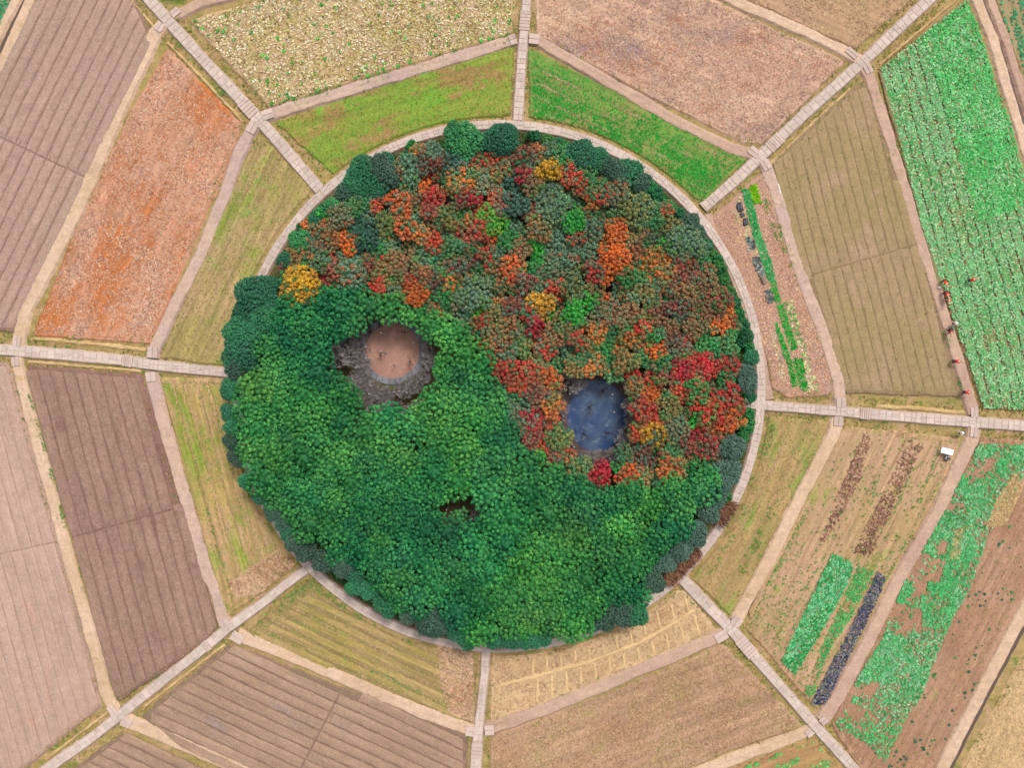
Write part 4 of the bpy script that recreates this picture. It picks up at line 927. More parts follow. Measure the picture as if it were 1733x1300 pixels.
def add_tree(kind, u, v, rpx, tints, word, half, name, hadd=0.0):
    lst = KIND[kind]; want = rpx * S * {'autumn': 1.32, 'green': 1.22, 'rim': 1.05, 'shrub': 1.1}[kind]
    best = sorted(lst, key=lambda x: abs(x[1] - want))[:4 if kind != 'shrub' else 3]; cm, Rr, hc, tm = random.choice(best)
    sc = min(max(want / Rr, .75), 1.3); hscale = random.uniform(.88, 1.12)
    hscale = random.uniform(.97, 1.03) if kind == 'green' else hscale; zc = hc * hscale + hadd; pos = PH(u, v, zc + .25 * want)
    root = empty(name, pos)
    cr = obj('crown', cm, root); cr.location = (0, 0, zc); cr.scale = (sc, sc, sc * random.uniform(.9, 1.12)); cr.rotation_euler = (0, 0, random.uniform(0, 6.283))
    tr = obj('trunk', tm, root); tr.scale = (sc, sc, zc / hc); tr.rotation_euler = (0, 0, random.uniform(0, 6.283))
    a, b = tints; j = random.uniform(.88, 1.12) * ({'orange': 1.24, 'red': 1.26, 'crimson': 1.24, 'golden yellow': 1.08, 'bright green': 1.2}.get(word, 1.18) if kind == 'autumn' else 1.0)
    cr['tint'] = [x * j for x in F(*a)[:3]]; cr['tint_two'] = [x * j for x in F(*b)[:3]]
    t3 = random.choice([(70, 114, 78), (56, 108, 66), (140, 84, 58), (86, 116, 90), (80, 120, 64)]) if kind == 'autumn' else a
    cr['tint_three'] = [x * j for x in F(*t3)[:3]]
    TREES.append((root, u, v, word, half)); return root
A_ = '''O673,345,18 B703,330,13 R639,341,15 L652,376,16 O686,385,15 O587,409,17 B548,396,22 O576,380,12 O712,396,13 R780,391,16 R799,406,12 O796,375,14 L757,364,18 N835,370,22 C791,333,18 R838,330,14
O833,401,12 G762,417,18 Y508,478,24 Y525,495,16 Y492,500,16 D485,445,14 C558,477,15 D563,456,15 E592,466,20 R602,484,12 B678,451,24 L652,466,18 O702,500,18 R697,477,13 L665,495,15 D770,451,15 D738,477,14 O767,482,14 G749,498,16
E717,440,20 R825,432,15 B835,456,18 O869,448,16 E804,498,24 L838,529,18 R822,547,14 R850,626,20 E859,597,16 B838,571,18 E576,362,18 K613,396,22 G597,349,17 R1022,330,13 E938,343,24 D903,354,16 B910,385,20 N972,375,17
R975,398,14 E1006,385,18 L1077,354,24 O1043,388,17 G1103,364,18 B1090,388,16 L1132,380,20 E1161,409,24 E946,409,24 O1038,432,22 E999,425,18 R868,464,13 E938,456,22 R1006,459,15 O1108,447,24 O1128,462,16 R1155,440,14 D1161,466,22
B1192,466,18 B1161,490,18 E1129,482,18 L975,487,20 Y917,513,20 N993,508,16 N972,529,18 E1014,527,18 B1040,529,17 R899,529,16 C904,552,14 D873,519,16 O1012,563,18 L958,548,18 B936,568,20 R923,592,15 R978,576,14 O1053,584,14
G1022,589,18 G1106,566,15 B1127,553,18 R1090,555,12 B1197,524,22 O1218,553,14 D1218,506,17 D1148,521,18 D1148,581,18 C1192,618,22 R1234,618,16 C1158,626,17 O1009,618,18 L1059,613,19 P1038,629,15 L972,621,17 R886,629,19
O931,642,16 G1124,613,16 G1197,581,17 R878,652,16 O936,690,16 C894,708,19 C915,724,16 D912,666,18 R931,771,15 R965,775,12 L946,739,18 D899,745,17 O1103,669,17 R1090,692,18 R1153,664,17 G1179,664,17 L1135,692,18 R1200,698,21
C1231,669,18 O1233,694,14 C1176,734,17 O1226,724,16 C1205,755,21 R1082,732,15 Y1106,736,16 E1145,724,18 L1121,750,18 D1087,771,18 O1137,795,19 D1107,786,16 R1059,813,15 C1017,802,19 G1053,792,15 L1090,810,15 G1137,768,14 L980,794,18
O715,310,12 D723,275,17 R733,288,13 E695,282,21 K769,271,20 E729,255,14 O748,268,13 O778,300,19 L765,316,14 C735,331,15 R812,271,13 R839,264,14 D795,267,13 B846,288,15 E825,306,21 L809,291,14 R866,266,13 D885,264,15 E904,284,16 Y929,286,19
B913,261,15 G951,264,16 R965,292,17 D985,268,14 G991,290,15 R987,317,14 P943,335,18 G1009,317,17 E1045,320,18 C886,297,12 B903,313,15 E922,317,17 K866,303,21 K871,345,21 R812,355,13 D850,345,14 L1060,405,16 B1075,425,15 G1062,470,15
L1085,500,16 B1070,530,16 G1058,550,13 D1110,520,15 B1175,552,17 L1165,600,15 G1235,585,15 D1130,640,15 B1180,690,14 D1160,755,15 B1165,780,14 B1005,495,14 E960,440,14 D890,480,16 B880,420,15 G890,400,15 B855,480,16 B865,555,16 L880,590,17
R905,625,14 G870,690,0 D940,660,12 B700,415,14 R735,410,14 G735,375,16 D725,355,12 G640,425,16 D625,445,15 B520,425,18 E540,440,15 K530,410,14 E620,365,14 R640,480,13 B720,465,12 D795,440,14 B790,470,16 G800,420,13 D860,520,13'''.split()
AUT = [(475, 440), (500, 405), (530, 370), (575, 350), (640, 315), (680, 272), (730, 248), (800, 256), (880, 248), (960, 256), (1010, 285), (1060, 325), (1110, 345), (1165, 385), (1195, 430), (1215, 475), (1235, 530), (1245, 580), (1255, 640), (1252, 700), (1232, 760), (1195, 785), (1150, 808), (1100, 820), (1050, 825), (1000, 812), (950, 790), (905, 772), (880, 735), (855, 680), (838, 630), (825, 590), (800, 555), (760, 528), (700, 522), (655, 512), (610, 490), (560, 492), (500, 516), (478, 512)]
occ = []; PONDX = (1010, 704); CLRX = (664, 593)
def in_open(u, v, k=1.0):
    return ((u - 1010) / (56 * k)) ** 2 + ((v - 704) / (70 * k)) ** 2 < 1 or math.hypot(u - 664, v - 594) < 58 * k
for s_ in A_:
    cl = s_[0]; u, v, r_ = map(int, s_[1:].split(','))
    if r_ == 0 or ((u - 1010) / (46 + r_)) ** 2 + ((v - 704) / (58 + r_)) ** 2 < 1: continue
    add_tree('autumn', u, v, r_ * 1.06, random.choice(CLS[cl][1]), CLS[cl][0], 'autumn', 'autumn_tree', random.uniform(-.1, .5)); occ.append((u, v, r_))
rr = np.random.default_rng(5)
for _ in range(7000):
    u, v = rr.uniform(470, 1262), rr.uniform(245, 828); r_ = rr.uniform(11, 16)
    if in_open(u, v, 1.22) or math.hypot(u - 1000, v - 640) < 26 or math.hypot(u - 962, v - 655) < 14 or math.hypot(u - 1030, v - 778) < 22: continue
    if not inpoly(np.array([u]), np.array([v]), AUT)[0]: continue
    if math.hypot(u - 762, v - 338) < 12: continue
    if any((u - a) ** 2 + (v - b) ** 2 < ((c + r_) * .66) ** 2 for a, b, c in occ): continue
    cl = 'GGLEGGBRNGOE'[int(rr.integers(12))]
    add_tree('autumn', u, v, r_ * 1.05, random.choice(CLS[cl][1]), CLS[cl][0], 'autumn', 'autumn_tree', random.uniform(-.4, .1)); occ.append((u, v, r_))
# evergreen trees round the rim
RIM = '''G785,238,33 T848,233,30 T985,258,27 K1048,292,20 T1066,292,27 T618,296,34 K652,292,26 T655,268,14 G560,352,20 T535,372,16 G507,408,20 T480,438,14 T432,498,36 T446,540,30 T408,596,34 T432,612,20 T392,722,15 K403,772,18 T487,905,15 K515,935,20 K548,952,20 K580,960,14
T655,1025,22 K735,1058,28 K712,1048,14 T868,1084,17 T897,1084,19 K1022,1048,25 K1052,1036,25 T1075,1040,24 K1102,985,24 T1120,960,14 E1178,905,22 E1200,868,20 E1162,925,16 E1236,795,24 E1242,758,22 E1222,822,16 E1264,632,18 E1268,652,16 K1168,378,18 K1182,392,13 T1272,606,14 K393,748,17 T386,698,15 T388,660,16 K478,888,16 K500,918,17 T600,974,17 T625,1000,17 K690,1044,17 T838,1086,15 T922,1080,15 K1000,1058,17 E1130,955,17 E1150,938,17 E1215,845,17 T415,815,15 T440,842,15 K460,868,15 T770,1074,15 T415,530,27 T402,562,25 T456,482,17 T428,566,28 K396,622,20 T446,516,24 T602,312,22 K584,326,19 K640,282,22 T636,312,25 T602,292,16 T816,243,20 T1012,266,20 K1086,308,18 K1030,278,18 G770,222,16 T862,222,16'''.split()
RC_ = {'G': ('fresh green', [((52, 124, 74), (70, 138, 80))]), 'T': ('teal green', [((50, 116, 80), (60, 126, 84)), ((54, 114, 84), (48, 106, 76))]), 'K': ('dark green', [((68, 96, 80), (78, 106, 86)), ((64, 92, 76), (70, 106, 84))]), 'E': ('grey-green', [((88, 116, 102), (74, 104, 90))])}
for s_ in RIM:
    cl = s_[0]; u, v, r_ = map(int, s_[1:].split(','))
    add_tree('rim', u, v, r_ * 1.04, random.choice(RC_[cl][1]), RC_[cl][0], 'rim', 'evergreen_tree', .2); occ.append((u, v, r_))
for k_, dg in enumerate(list(range(-152, -112, 5)) + list(range(96, 152, 7)) + list(range(186, 206, 6))):
    a = R(dg + random.uniform(-2, 2)); ro = random.uniform(414, 430); u, v = 845 + ro * math.cos(a), 654 + ro * math.sin(a)
    if random.random() < .2: continue
    if any((u - x) ** 2 + (v - y) ** 2 < 18 ** 2 for x, y, z_ in occ): continue
    cl = 'TKTG'[k_ % 4]; add_tree('rim', u, v, random.uniform(13, 27), random.choice(RC_[cl][1]), RC_[cl][0], 'rim', 'evergreen_tree', .0); occ.append((u, v, 16))
# the green half
GRN = [(455, 470), (478, 520), (548, 498), (610, 492), (655, 516), (700, 528), (760, 532), (800, 560), (826, 592), (840, 634), (858, 684), (884, 740), (908, 778), (950, 796), (1000, 820), (1050, 832), (1100, 826), (1150, 814), (1195, 790), (1222, 770), (1225, 810), (1196, 855), (1150, 925), (1120, 965), (1080, 1020), (1000, 1062), (930, 1078), (880, 1082), (790, 1080), (695, 1056), (642, 1024), (590, 980), (528, 950), (482, 912), (455, 868), (415, 818), (388, 775), (380, 700), (386, 650), (430, 560)]
def green_ok(u, v, r_=20):
    if math.hypot(u - 664, v - 594) < 50 + r_: return False
    if not inpoly(np.array([u]), np.array([v]), GRN)[0]: return False
    if math.hypot(u - 590, v - 598) < 30 + r_ * .8 or math.hypot(u - 596, v - 632) < 18 + r_ * .8 or math.hypot(u - 630, v - 668) < 24 + r_ * .8 or math.hypot(u - 690, v - 668) < 20 + r_ * .8 or math.hypot(u - 722, v - 605) < 20 + r_ * .8 or math.hypot(u - 712, v - 640) < 14 + r_ * .8: return False
    if math.hypot(u - 755, v - 860) < 9 + r_ * .9 or math.hypot(u - 799, v - 870) < 10 + r_ * .9 or math.hypot(u - 795, v - 850) < 7 + r_ * .9 or math.hypot(u - 670, v - 524) < 14: return False
    if math.hypot(u - 738, v - 918) < 8: return False
    return True
gocc = list(occ)
def green_tint(n_):
    f = min(max((n_ - .38) / .32, 0), 1); a = [28 + 30 * f, 105 + 26 * f, 64 - 2 * f]; b = [56 + 38 * f, 138 + 24 * f, 78 - 4 * f]
    g_ = [random.uniform(-5, 5) for _ in range(3)]
    return tuple(x + y for x, y in zip(a, g_)), tuple(x + y for x, y in zip(b, g_))
for ph, (r0, r1, k) in enumerate(((26, 31, .62), (20, 25, .6), (14, 18, .62))):
    for _ in range(5000):
        u, v = rr.uniform(380, 1230), rr.uniform(465, 1090); r_ = rr.uniform(r0, r1)
        if not green_ok(u, v, r_): continue
        if any((u - a) ** 2 + (v - b) ** 2 < ((c + r_) * k) ** 2 for a, b, c in gocc): continue
        n_ = fbm(np.array([u]), np.array([v]), 180.0, 3)[0] + .16 * math.exp(-((u - 800) ** 2 + (v - 690) ** 2) / 2 / 110 ** 2) + .1 * math.exp(-((u - 1000) ** 2 + (v - 950) ** 2) / 2 / 90 ** 2) - .1 * math.exp(-((u - 760) ** 2 + (v - 900) ** 2) / 2 / 80 ** 2) + rr.normal(0, .05)
        w_ = 'deep green' if n_ < .42 else 'emerald' if n_ < .54 else 'leaf green' if n_ < .66 else 'yellow-green'
        add_tree('green', u, v, r_ * 1.08, green_tint(n_), w_, 'green', 'broadleaf_tree', random.uniform(-.15, .2)); gocc.append((u, v, r_))
# low shrubs along the ring path
SH = [(905, 232), (925, 238), (945, 244), (690, 268), (705, 258), (1110, 330), (1130, 350), (1150, 362), (1195, 415), (1205, 432), (1216, 452), (1224, 472), (1234, 492), (1243, 512), (1250, 532), (1257, 552), (1263, 570), (1268, 588), (1266, 702), (1264, 722), (1258, 740), (1212, 440), (1228, 500), (1238, 535), (1248, 560), (1254, 580), (515, 385), (545, 355), (590, 330), (700, 250), (955, 252), (1100, 318), (1226, 842), (610, 980), (640, 1002), (1270, 672)]
for u, v in SH:
    t_ = random.choice([((40, 118, 62), (60, 126, 66)), ((46, 110, 70), (36, 98, 62)), ((70, 128, 62), (52, 112, 60))])
    add_tree('shrub', u, v, random.uniform(10, 15), t_, 'low green', 'shrub', 'shrub')
# bare trees
def bare_mesh(seed, kids=5, levels=4):
    r = random.Random(seed); segs = []
    def grow(p, d, ln, rad, lev):
        e = p + d * ln; segs.append((p, e, max(rad, .017), max(rad * .7, .014)))
        if lev == 0: return
        for _ in range(kids if lev > 1 else kids + 1):
            nd = (d + Vector((r.uniform(-1, 1), r.uniform(-1, 1), r.uniform(-.45, .7))) * .8).normalized()
            grow(p + d * ln * r.uniform(.45, 1), nd, ln * r.uniform(.55, .8), rad * .6, lev - 1)
    grow(Vector((0, 0, -.05)), Vector((r.uniform(-.1, .1), r.uniform(-.1, .1), 1)).normalized(), 1.7, .075, levels)
    V, T_ = tubes(segs, 3); return V, T_, 4 * 0
BARE = []
for i in range(4):
    V, T_, _z = bare_mesh(40 + i)
    low = V[:, 2] < 1.7
    BARE.append(fast_mesh('branches', V, T_, M_TWIG))
SAPL = []
for i in range(3):
    V, T_, _z = bare_mesh(60 + i, 3, 3); SAPL.append(fast_mesh('branches', V, T_, M_DARKW))
def bare(u, v, sc, name='bare_tree'):
    root = empty(name, PH(u, v, 2.6)); br = obj('branches', random.choice(BARE if sc > .55 else SAPL), root); sc = sc if sc > .55 else sc * 1.6; br.scale = (sc, sc, sc * random.uniform(.85, 1.1)); br.rotation_euler = (0, 0, random.uniform(0, 6.3))
    tk = obj('trunk', trunk_mesh(1.6 * sc, .085 * sc, .35, int(u)), root)
    TREES.append((root, u, v, 'leafless grey', 'bare')); return root
for u, v, s_ in [(580, 590, 1.0), (598, 612, 1.1), (592, 640, 1.0), (612, 640, .9), (620, 668, 1.1), (640, 682, 1.0), (690, 668, 1.0), (702, 650, .9), (722, 592, .9), (728, 615, 1.0), (720, 635, .9), (600, 566, .9), (655, 665, .8), (575, 612, .9), (638, 660, .9), (566, 594, .9), (608, 590, .9), (606, 655, 1.0), (660, 672, 1.0), (676, 660, .9), (712, 655, .9), (735, 600, .8), (604, 628, 1.0), (650, 690, .8), (715, 560, .7), (640, 545, .6), (740, 615, .8), (726, 575, .8), (585, 575, .9), (612, 612, .8), (700, 682, .8), (670, 690, .8), (1082, 640, .8), (1078, 745, .8), (1055, 785, .8), (1018, 795, .7), (975, 640, .9), (952, 735, .7), (622, 560, .6), (712, 575, .7),
                 (985, 640, 1.0), (968, 650, .9), (1075, 660, .9), (1072, 690, 1.0), (1068, 720, .9), (1062, 752, 1.0), (1030, 778, 1.0), (1005, 782, .9), (985, 772, .8), (1045, 768, .9), (960, 690, .7), (1000, 690, .55), (1025, 660, .5), (990, 735, .55), (1030, 735, .5), (640, 600, .4), (680, 560, .45), (690, 610, .4), (760, 338, .7), (700, 362, .7), (800, 866, .8), (752, 858, .6)]:
    bare(u, v, s_ * .9)
# labels: colour, and rank of nearness to the nearest landmark
LM = {'autumn': [((1010, 704), 'the blue pond'), ((664, 593), 'the brown clearing'), ((876, 208), 'the foot of the top path'), ((1187, 355), 'the upper right path junction'), ((1262, 685), 'the end of the right path'), ((508, 482), 'the golden corner tree'), ((640, 320), 'the upper left rim evergreens'), ((1130, 815), 'the lower tip of the autumn half'), ((845, 610), 'the middle of the S-shaped border')],
      'green': [((664, 593), 'the brown clearing'), ((797, 870), 'the dark canopy gap'), ((1010, 704), 'the blue pond'), ((388, 632), 'the end of the left path'), ((519, 964), 'the lower left path junction'), ((822, 1095), 'the head of the bottom path'), ((1152, 980), 'the lower right path junction'), ((1225, 780), 'the lower right rim evergreens')],
      'rim': [((540, 320), 'the upper left path junction'), ((876, 208), 'the foot of the top path'), ((1187, 355), 'the upper right path junction'), ((1290, 687), 'the right path junction'), ((1152, 980), 'the lower right path junction'), ((822, 1095), 'the head of the bottom path'), ((519, 964), 'the lower left path junction'), ((388, 632), 'the end of the left path')]}
LM['shrub'] = LM['rim']; LM['bare'] = [LM['autumn'][0], LM['autumn'][1], LM['green'][1], ((745, 350), 'the dull gap below the top rim')]
ORD = ['nearest', 'second nearest', 'third nearest', 'fourth nearest', 'fifth nearest', 'sixth nearest', 'seventh nearest', 'eighth nearest', 'ninth nearest', 'tenth nearest', 'eleventh nearest', 'twelfth nearest'] + ['%dth nearest' % i for i in range(13, 21)] + ['%d%s nearest' % (i, {1: 'st', 2: 'nd', 3: 'rd'}.get(i % 10, 'th')) for i in range(21, 90)]
WHAT = {'autumn': ('autumn tree', 'autumn coloured trees in the upper half of the wood', 'tree'), 'green': ('broadleaf tree', 'green broadleaf trees in the lower half of the wood', 'tree'), 'rim': ('rim evergreen', 'evergreen trees round the rim of the wood', 'tree'), 'shrub': ('edge shrub', 'low shrubs along the ring path', 'shrub'), 'bare': ('bare tree', 'leafless trees round the clearings', 'tree')}
groups = {}
for t_ in TREES:
    lm = min(LM[t_[4]], key=lambda l_: math.hypot(t_[1] - l_[0][0], t_[2] - l_[0][1])); groups.setdefault((t_[4], t_[3], lm[1]), []).append((math.hypot(t_[1] - lm[0][0], t_[2] - lm[0][1]), t_[0]))
for (half, word, lname), lst in groups.items():
    lst.sort(key=lambda x: x[0]); what, grp, cat = WHAT[half]
    for i, (_d, root) in enumerate(lst):
        tag(root, 'only %s %s near %s' % (word, what, lname) if len(lst) == 1 else '%s %s %s to %s' % (ORD[i], word, what, lname), cat, grp)
def ugm(u, v):
    d_ = np.hypot(u - RC[0], v - RC[1]); return np.where((d_ > 372) & (d_ < 430), .5 + .5 * nz(1.6, 6, .35, .5)(u, v), 0)
scatter('undergrowth', 'low green undergrowth along the inner side of the ring path', 'undergrowth', [frame], .2, 'rosette', [(L(60, 108, 52), 3), (L(44, 96, 52), 3), (L(112, 112, 58), 2), (L(84, 124, 60), 2)], .17, ugm, seed=90, z=.01, vert=1.8, patch=2.0)
# dry reeds leaning over the ring path, lower right
def reeds(label, pts, n, seed, ln=1.0):
    r = np.random.default_rng(seed); V = []; T_ = []; C = []; a, b = P(*pts[0]), P(*pts[1])
    outw = Vector(((pts[0][0] + pts[1][0]) / 2 - RC[0], -((pts[0][1] + pts[1][1]) / 2 - RC[1]), 0)).normalized()
    for i in range(n):
        p = a + (b - a) * r.random() - outw * r.uniform(-.1, 1.6); d = (outw + Vector((r.normal(0, .35), r.normal(0, .35), 0))).normalized(); s_ = Vector((-d.y, d.x, 0)) * .035; l_ = ln * r.uniform(.6, 1.3); h_ = r.uniform(.7, 1.2); o_ = len(V)
        m_ = p + d * l_ * .45 + Vector((0, 0, h_)); e = p + d * l_ + Vector((0, 0, h_ * 1.05))
        V += [p - s_, p + s_, m_ - s_, m_ + s_, e]; T_ += [(o_, o_ + 1, o_ + 3), (o_, o_ + 3, o_ + 2), (o_ + 2, o_ + 3, o_ + 4)]
        c = [L(120, 78, 58), L(150, 104, 76), L(92, 66, 52), L(176, 132, 100)][int(r.integers(4))][:3]; C += [c] * 5
    return tag(obj('dry_reeds', fast_mesh('dry_reeds', np.array([v[:] for v in V]), np.array(T_), M_PLANT, cols=np.array(C))), label, 'reeds', kind='stuff')
reeds('rust brown reeds leaning over the lower right ring path', [(1128, 985), (1180, 930)], 1500, 1)
reeds('rust brown reeds below the grey-green rim evergreens', [(1215, 885), (1238, 850)], 800, 2)
reeds('rust brown reeds at the head of the bottom path', [(832, 1086), (860, 1082)], 350, 3)
reeds('rust brown reeds by the bottom left of the wood', [(690, 1040), (716, 1052)], 250, 4)
reeds('rust brown grass on the top rim', [(680, 262), (730, 245)], 500, 5, .6)
reeds('rust brown grass right of the foot of the top path', [(895, 236), (960, 250)], 500, 6, .6)

# ------------------------------------------------------------------ lamp posts
def lathe(name, prof, mat, n=12):
    V = []; Fc = []
    for r_, z in prof:
        for i in range(n): a = 2 * math.pi * i / n; V.append((r_ * math.cos(a), r_ * math.sin(a), z))
    for j in range(len(prof) - 1):
        for i in range(n): Fc.append((j * n + i, j * n + (i + 1) % n, (j + 1) * n + (i + 1) % n, (j + 1) * n + i))
    Fc += [tuple(range(n))[::-1], tuple(range((len(prof) - 1) * n, len(prof) * n))]
    return mesh(name, V, Fc, (mat,), False)
ME_POLE = lathe('pole', [(.07, .1), (.06, .4), (.045, .45), (.04, 3.0)], M_METAL); ME_FOOT = lathe('foot', [(.1, -.02), (.1, .08), (.09, .12), (.07, .16)], M_PALE)
ME_HEAD = lathe('lamp_head', [(.03, 2.98), (.06, 3.04), (.085, 3.11), (.08, 3.17), (.05, 3.22), (.01, 3.24)], M_PALE)
LAMPS = {'the brown clearing': [(594, 570), (590, 604), (669, 526), (686, 524), (644, 563), (618, 587), (645, 595), (618, 606), (661, 617), (730, 589), (626, 653), (624, 667), (667, 664), (675, 662), (688, 665), (712, 642), (735, 623)], 'the blue pond': [(965, 667), (954, 705), (954, 712), (1020, 778), (1053, 773), (1037, 668), (1040, 698), (1057, 644), (972, 757)], 'the dark canopy gap': [(755.5, 864), (802, 892), (787, 824)], 'the end of the right path': [(1215, 776)], 'the autumn half': [(1080, 486), (912, 606)]}
for where, lst in LAMPS.items():
    for i, (u, v) in enumerate(sorted(lst)):
        root = empty('lamp_post', PH(u, v, 3.3)); obj('pole', ME_POLE, root); obj('foot', ME_FOOT, root); obj('lamp_head', ME_HEAD, root)
        k_ = len(lst); tag(root, 'white headed lamp post, ' + ('%s from the left of those at %s' % (['first', 'second', 'third', 'fourth', 'fifth', 'sixth', 'seventh', 'eighth', 'ninth', 'tenth', 'eleventh', 'twelfth', '13th', '14th', '15th', '16th', '17th'][i], where) if k_ > 1 else 'alone by %s' % where), 'lamp post', 'lamp posts in the wood')

# ------------------------------------------------------------------ people working in the fields
def skin_obj(name, J, E, mat, parent, root=0):
    """J: list of (x, y, z, radius); E: edges"""
    me = bpy.data.meshes.new(name); me.from_pydata([j[:3] for j in J], E, []); me.materials.append(mat)
    o = obj(name, me, parent); bm = bmesh.new(); bm.from_mesh(me); ly = bm.verts.layers.skin.verify(); bm.verts.ensure_lookup_table()
    for i, j in enumerate(J): bm.verts[i][ly].radius = (j[3], j[3]); bm.verts[i][ly].use_root = (i == root)
    bm.to_mesh(me); bm.free()
    mo = o.modifiers.new('skin', 'SKIN'); mo.use_smooth_shade = True; o.modifiers.new('sub', 'SUBSURF').levels = 1; o.modifiers['sub'].render_levels = 1
    return o
M_SKIN = simple('skin', L(206, 158, 130), .6, .3, .05); M_TROU = simple('dark_trousers', L(62, 62, 72), .9, .1, .15); M_HAIR = simple('dark_hair', L(44, 36, 32), .6, .3, .2); M_HATS = simple('straw_hat', L(228, 200, 158), .8, .2, .15)
def person(u, v, facing, top, label, bend=1.2, hat=True):
    """standing, bent forward over the plants; facing: photo direction in degrees clockwise from right"""
    root = empty('person', P(u, v, .09)); root.rotation_euler = (0, 0, -R(facing)); M_TOP = simple('jacket_' + str(int(u)) + str(int(v)), top, .85, .15, .12, 9)
    c, s_ = math.cos(bend), math.sin(bend)
    hip = Vector((-.12, 0, .86)); sh = hip + Vector((.5 * s_, 0, .5 * c)); neck = sh + Vector((.1 * s_, 0, .1 * c)); head = neck + Vector((.14 * s_ + .03, 0, .14 * c)); crown_ = head + Vector((.12 * s_, 0, .12 * c))
    J = [(*hip, .13), (*((hip + sh) / 2), .13), (*sh, .13), (*neck, .055), (*head, .1), (*crown_, .075)]; E = [(0, 1), (1, 2), (2, 3), (3, 4), (4, 5)]
    TJ = [(*hip, .17), (*((hip + sh) / 2), .19), (*sh, .18)]; TE = [(0, 1), (1, 2)]; LJ = [(*hip, .15)]; LE = []
    for sg in (-1, 1):
        kn = Vector((.04, sg * .13, .47)); an = Vector((-.1, sg * .13, .09)); toe = Vector((.1, sg * .15, .04)); b = len(J); J += [(hip.x, sg * .1, .8, .09), (*kn, .065), (*an, .045), (*toe, .04)]; E += [(0, b), (b, b + 1), (b + 1, b + 2), (b + 2, b + 3)]
        l_ = len(LJ); LJ += [(hip.x, sg * .1, .8, .105), (*kn, .08), (an.x, an.y, .15, .065)]; LE += [(0, l_), (l_, l_ + 1), (l_ + 1, l_ + 2)]
        so = sh + Vector((0, sg * .19, -.02)); el = so + Vector((.1, sg * .05, -.27)); wr = el + Vector((.13, -sg * .03, -.2)); pl = wr + Vector((.05, 0, -.06)); b = len(J)
        J += [(*so, .06), (*el, .042), (*wr, .03), (*pl, .032)]; E += [(2, b), (b, b + 1), (b + 1, b + 2), (b + 2, b + 3)]
        t_ = len(TJ); TJ += [(*so, .075), (*el, .058), (*((el + wr) / 2), .05)]; TE += [(2, t_), (t_, t_ + 1), (t_ + 1, t_ + 2)]
        for q_, (dy, lg) in enumerate(((-.03, .065), (-.01, .08), (.01, .078), (.03, .06))):
            b2 = len(J); J += [(pl.x + .03, pl.y + dy, pl.z - .03, .009), (pl.x + .03 + lg * .5, pl.y + dy * 1.2, pl.z - .03 - lg * .7, .008)]; E += [(b + 3, b2), (b2, b2 + 1)]
        b2 = len(J); J += [(pl.x, pl.y - sg * .035, pl.z + .01, .01), (pl.x + .04, pl.y - sg * .055, pl.z - .03, .009)]; E += [(b + 3, b2), (b2, b2 + 1)]
    skin_obj('body', J, E, M_SKIN, root); skin_obj('jacket', TJ, TE, M_TOP, root); skin_obj('trousers', LJ, LE, M_TROU, root)
    ht = Matrix.Translation(crown_) @ Matrix.Rotation(bend * .7, 4, 'Y')
    if hat:
        o = obj('hat', lathe('hat', [(.16, -.02), (.155, 0), (.115, .03), (.1, .09), (.03, .12)], M_HATS, 14), root)
    else:
        o = obj('hair', lathe('hair', [(.105, -.1), (.118, -.03), (.105, .05), (.06, .09), (.01, .1)], M_HAIR, 12), root)
    o.matrix_local = ht
    return tag(root, label, 'person', 'people working by the green field')
person(1591, 478, 70, L(224, 66, 20), 'person in orange-red jacket bending at the green field edge, topmost by the track')
person(1594, 497, 80, L(206, 48, 50), 'person in red jacket bending at the track, upper of the close pair')
person(1598, 506, 100, L(226, 70, 76), 'person in light red jacket bending at the track, lower of the close pair')
person(1635, 476, -15, L(206, 62, 46), 'person in red jacket alone inside the green vegetable field')
person(1609, 612, 0, L(214, 40, 60), 'person in crimson jacket bending left of the track, above the other lone one')
person(1626, 664, 0, L(220, 58, 60), 'person in red jacket bending near the right stone path bridge')
person(1602, 560, 100, L(150, 44, 58), 'person in dark red jacket beside a heap of greens on the track')
person(1612, 548, 175, L(236, 238, 242), 'person in white jacket with dark hair at the green field edge', hat=False)
person(1622, 732, 175, L(236, 238, 242), 'person in white jacket with dark hair below the right stone path', hat=False)
# basket of greens on the track
M_WICK = simple('wicker', L(150, 120, 80), .85, .1, .25, 12)
root = empty('vegetable_basket', P(1608.5, 558, .09)); obj('basket', lathe('basket', [(.2, 0), (.26, .05), (.3, .25), (.31, .28), (.27, .28)], M_WICK, 18), root)
hv, ht_ = [], []
for i in range(26):
    a = random.uniform(0, 6.3); r_ = .26 * math.sqrt(random.random()); V, T_ = TM['rosette']; b = sum(len(x) for x in hv); hv.append(V * random.uniform(.12, .17) + np.array([r_ * math.cos(a), r_ * math.sin(a), .26 + .12 * (1 - r_ / .26)])); ht_.append(T_ + b)
HV = np.concatenate(hv); obj('greens', fast_mesh('greens', HV, np.concatenate(ht_), M_PLANT, cols=np.tile(np.array(L(130, 200, 140)[:3]), (len(HV), 1)) * rng.uniform(.7, 1.2, (len(HV), 1))), root)
tag(root, 'round basket heaped with pale greens beside the dark red figure', 'basket')
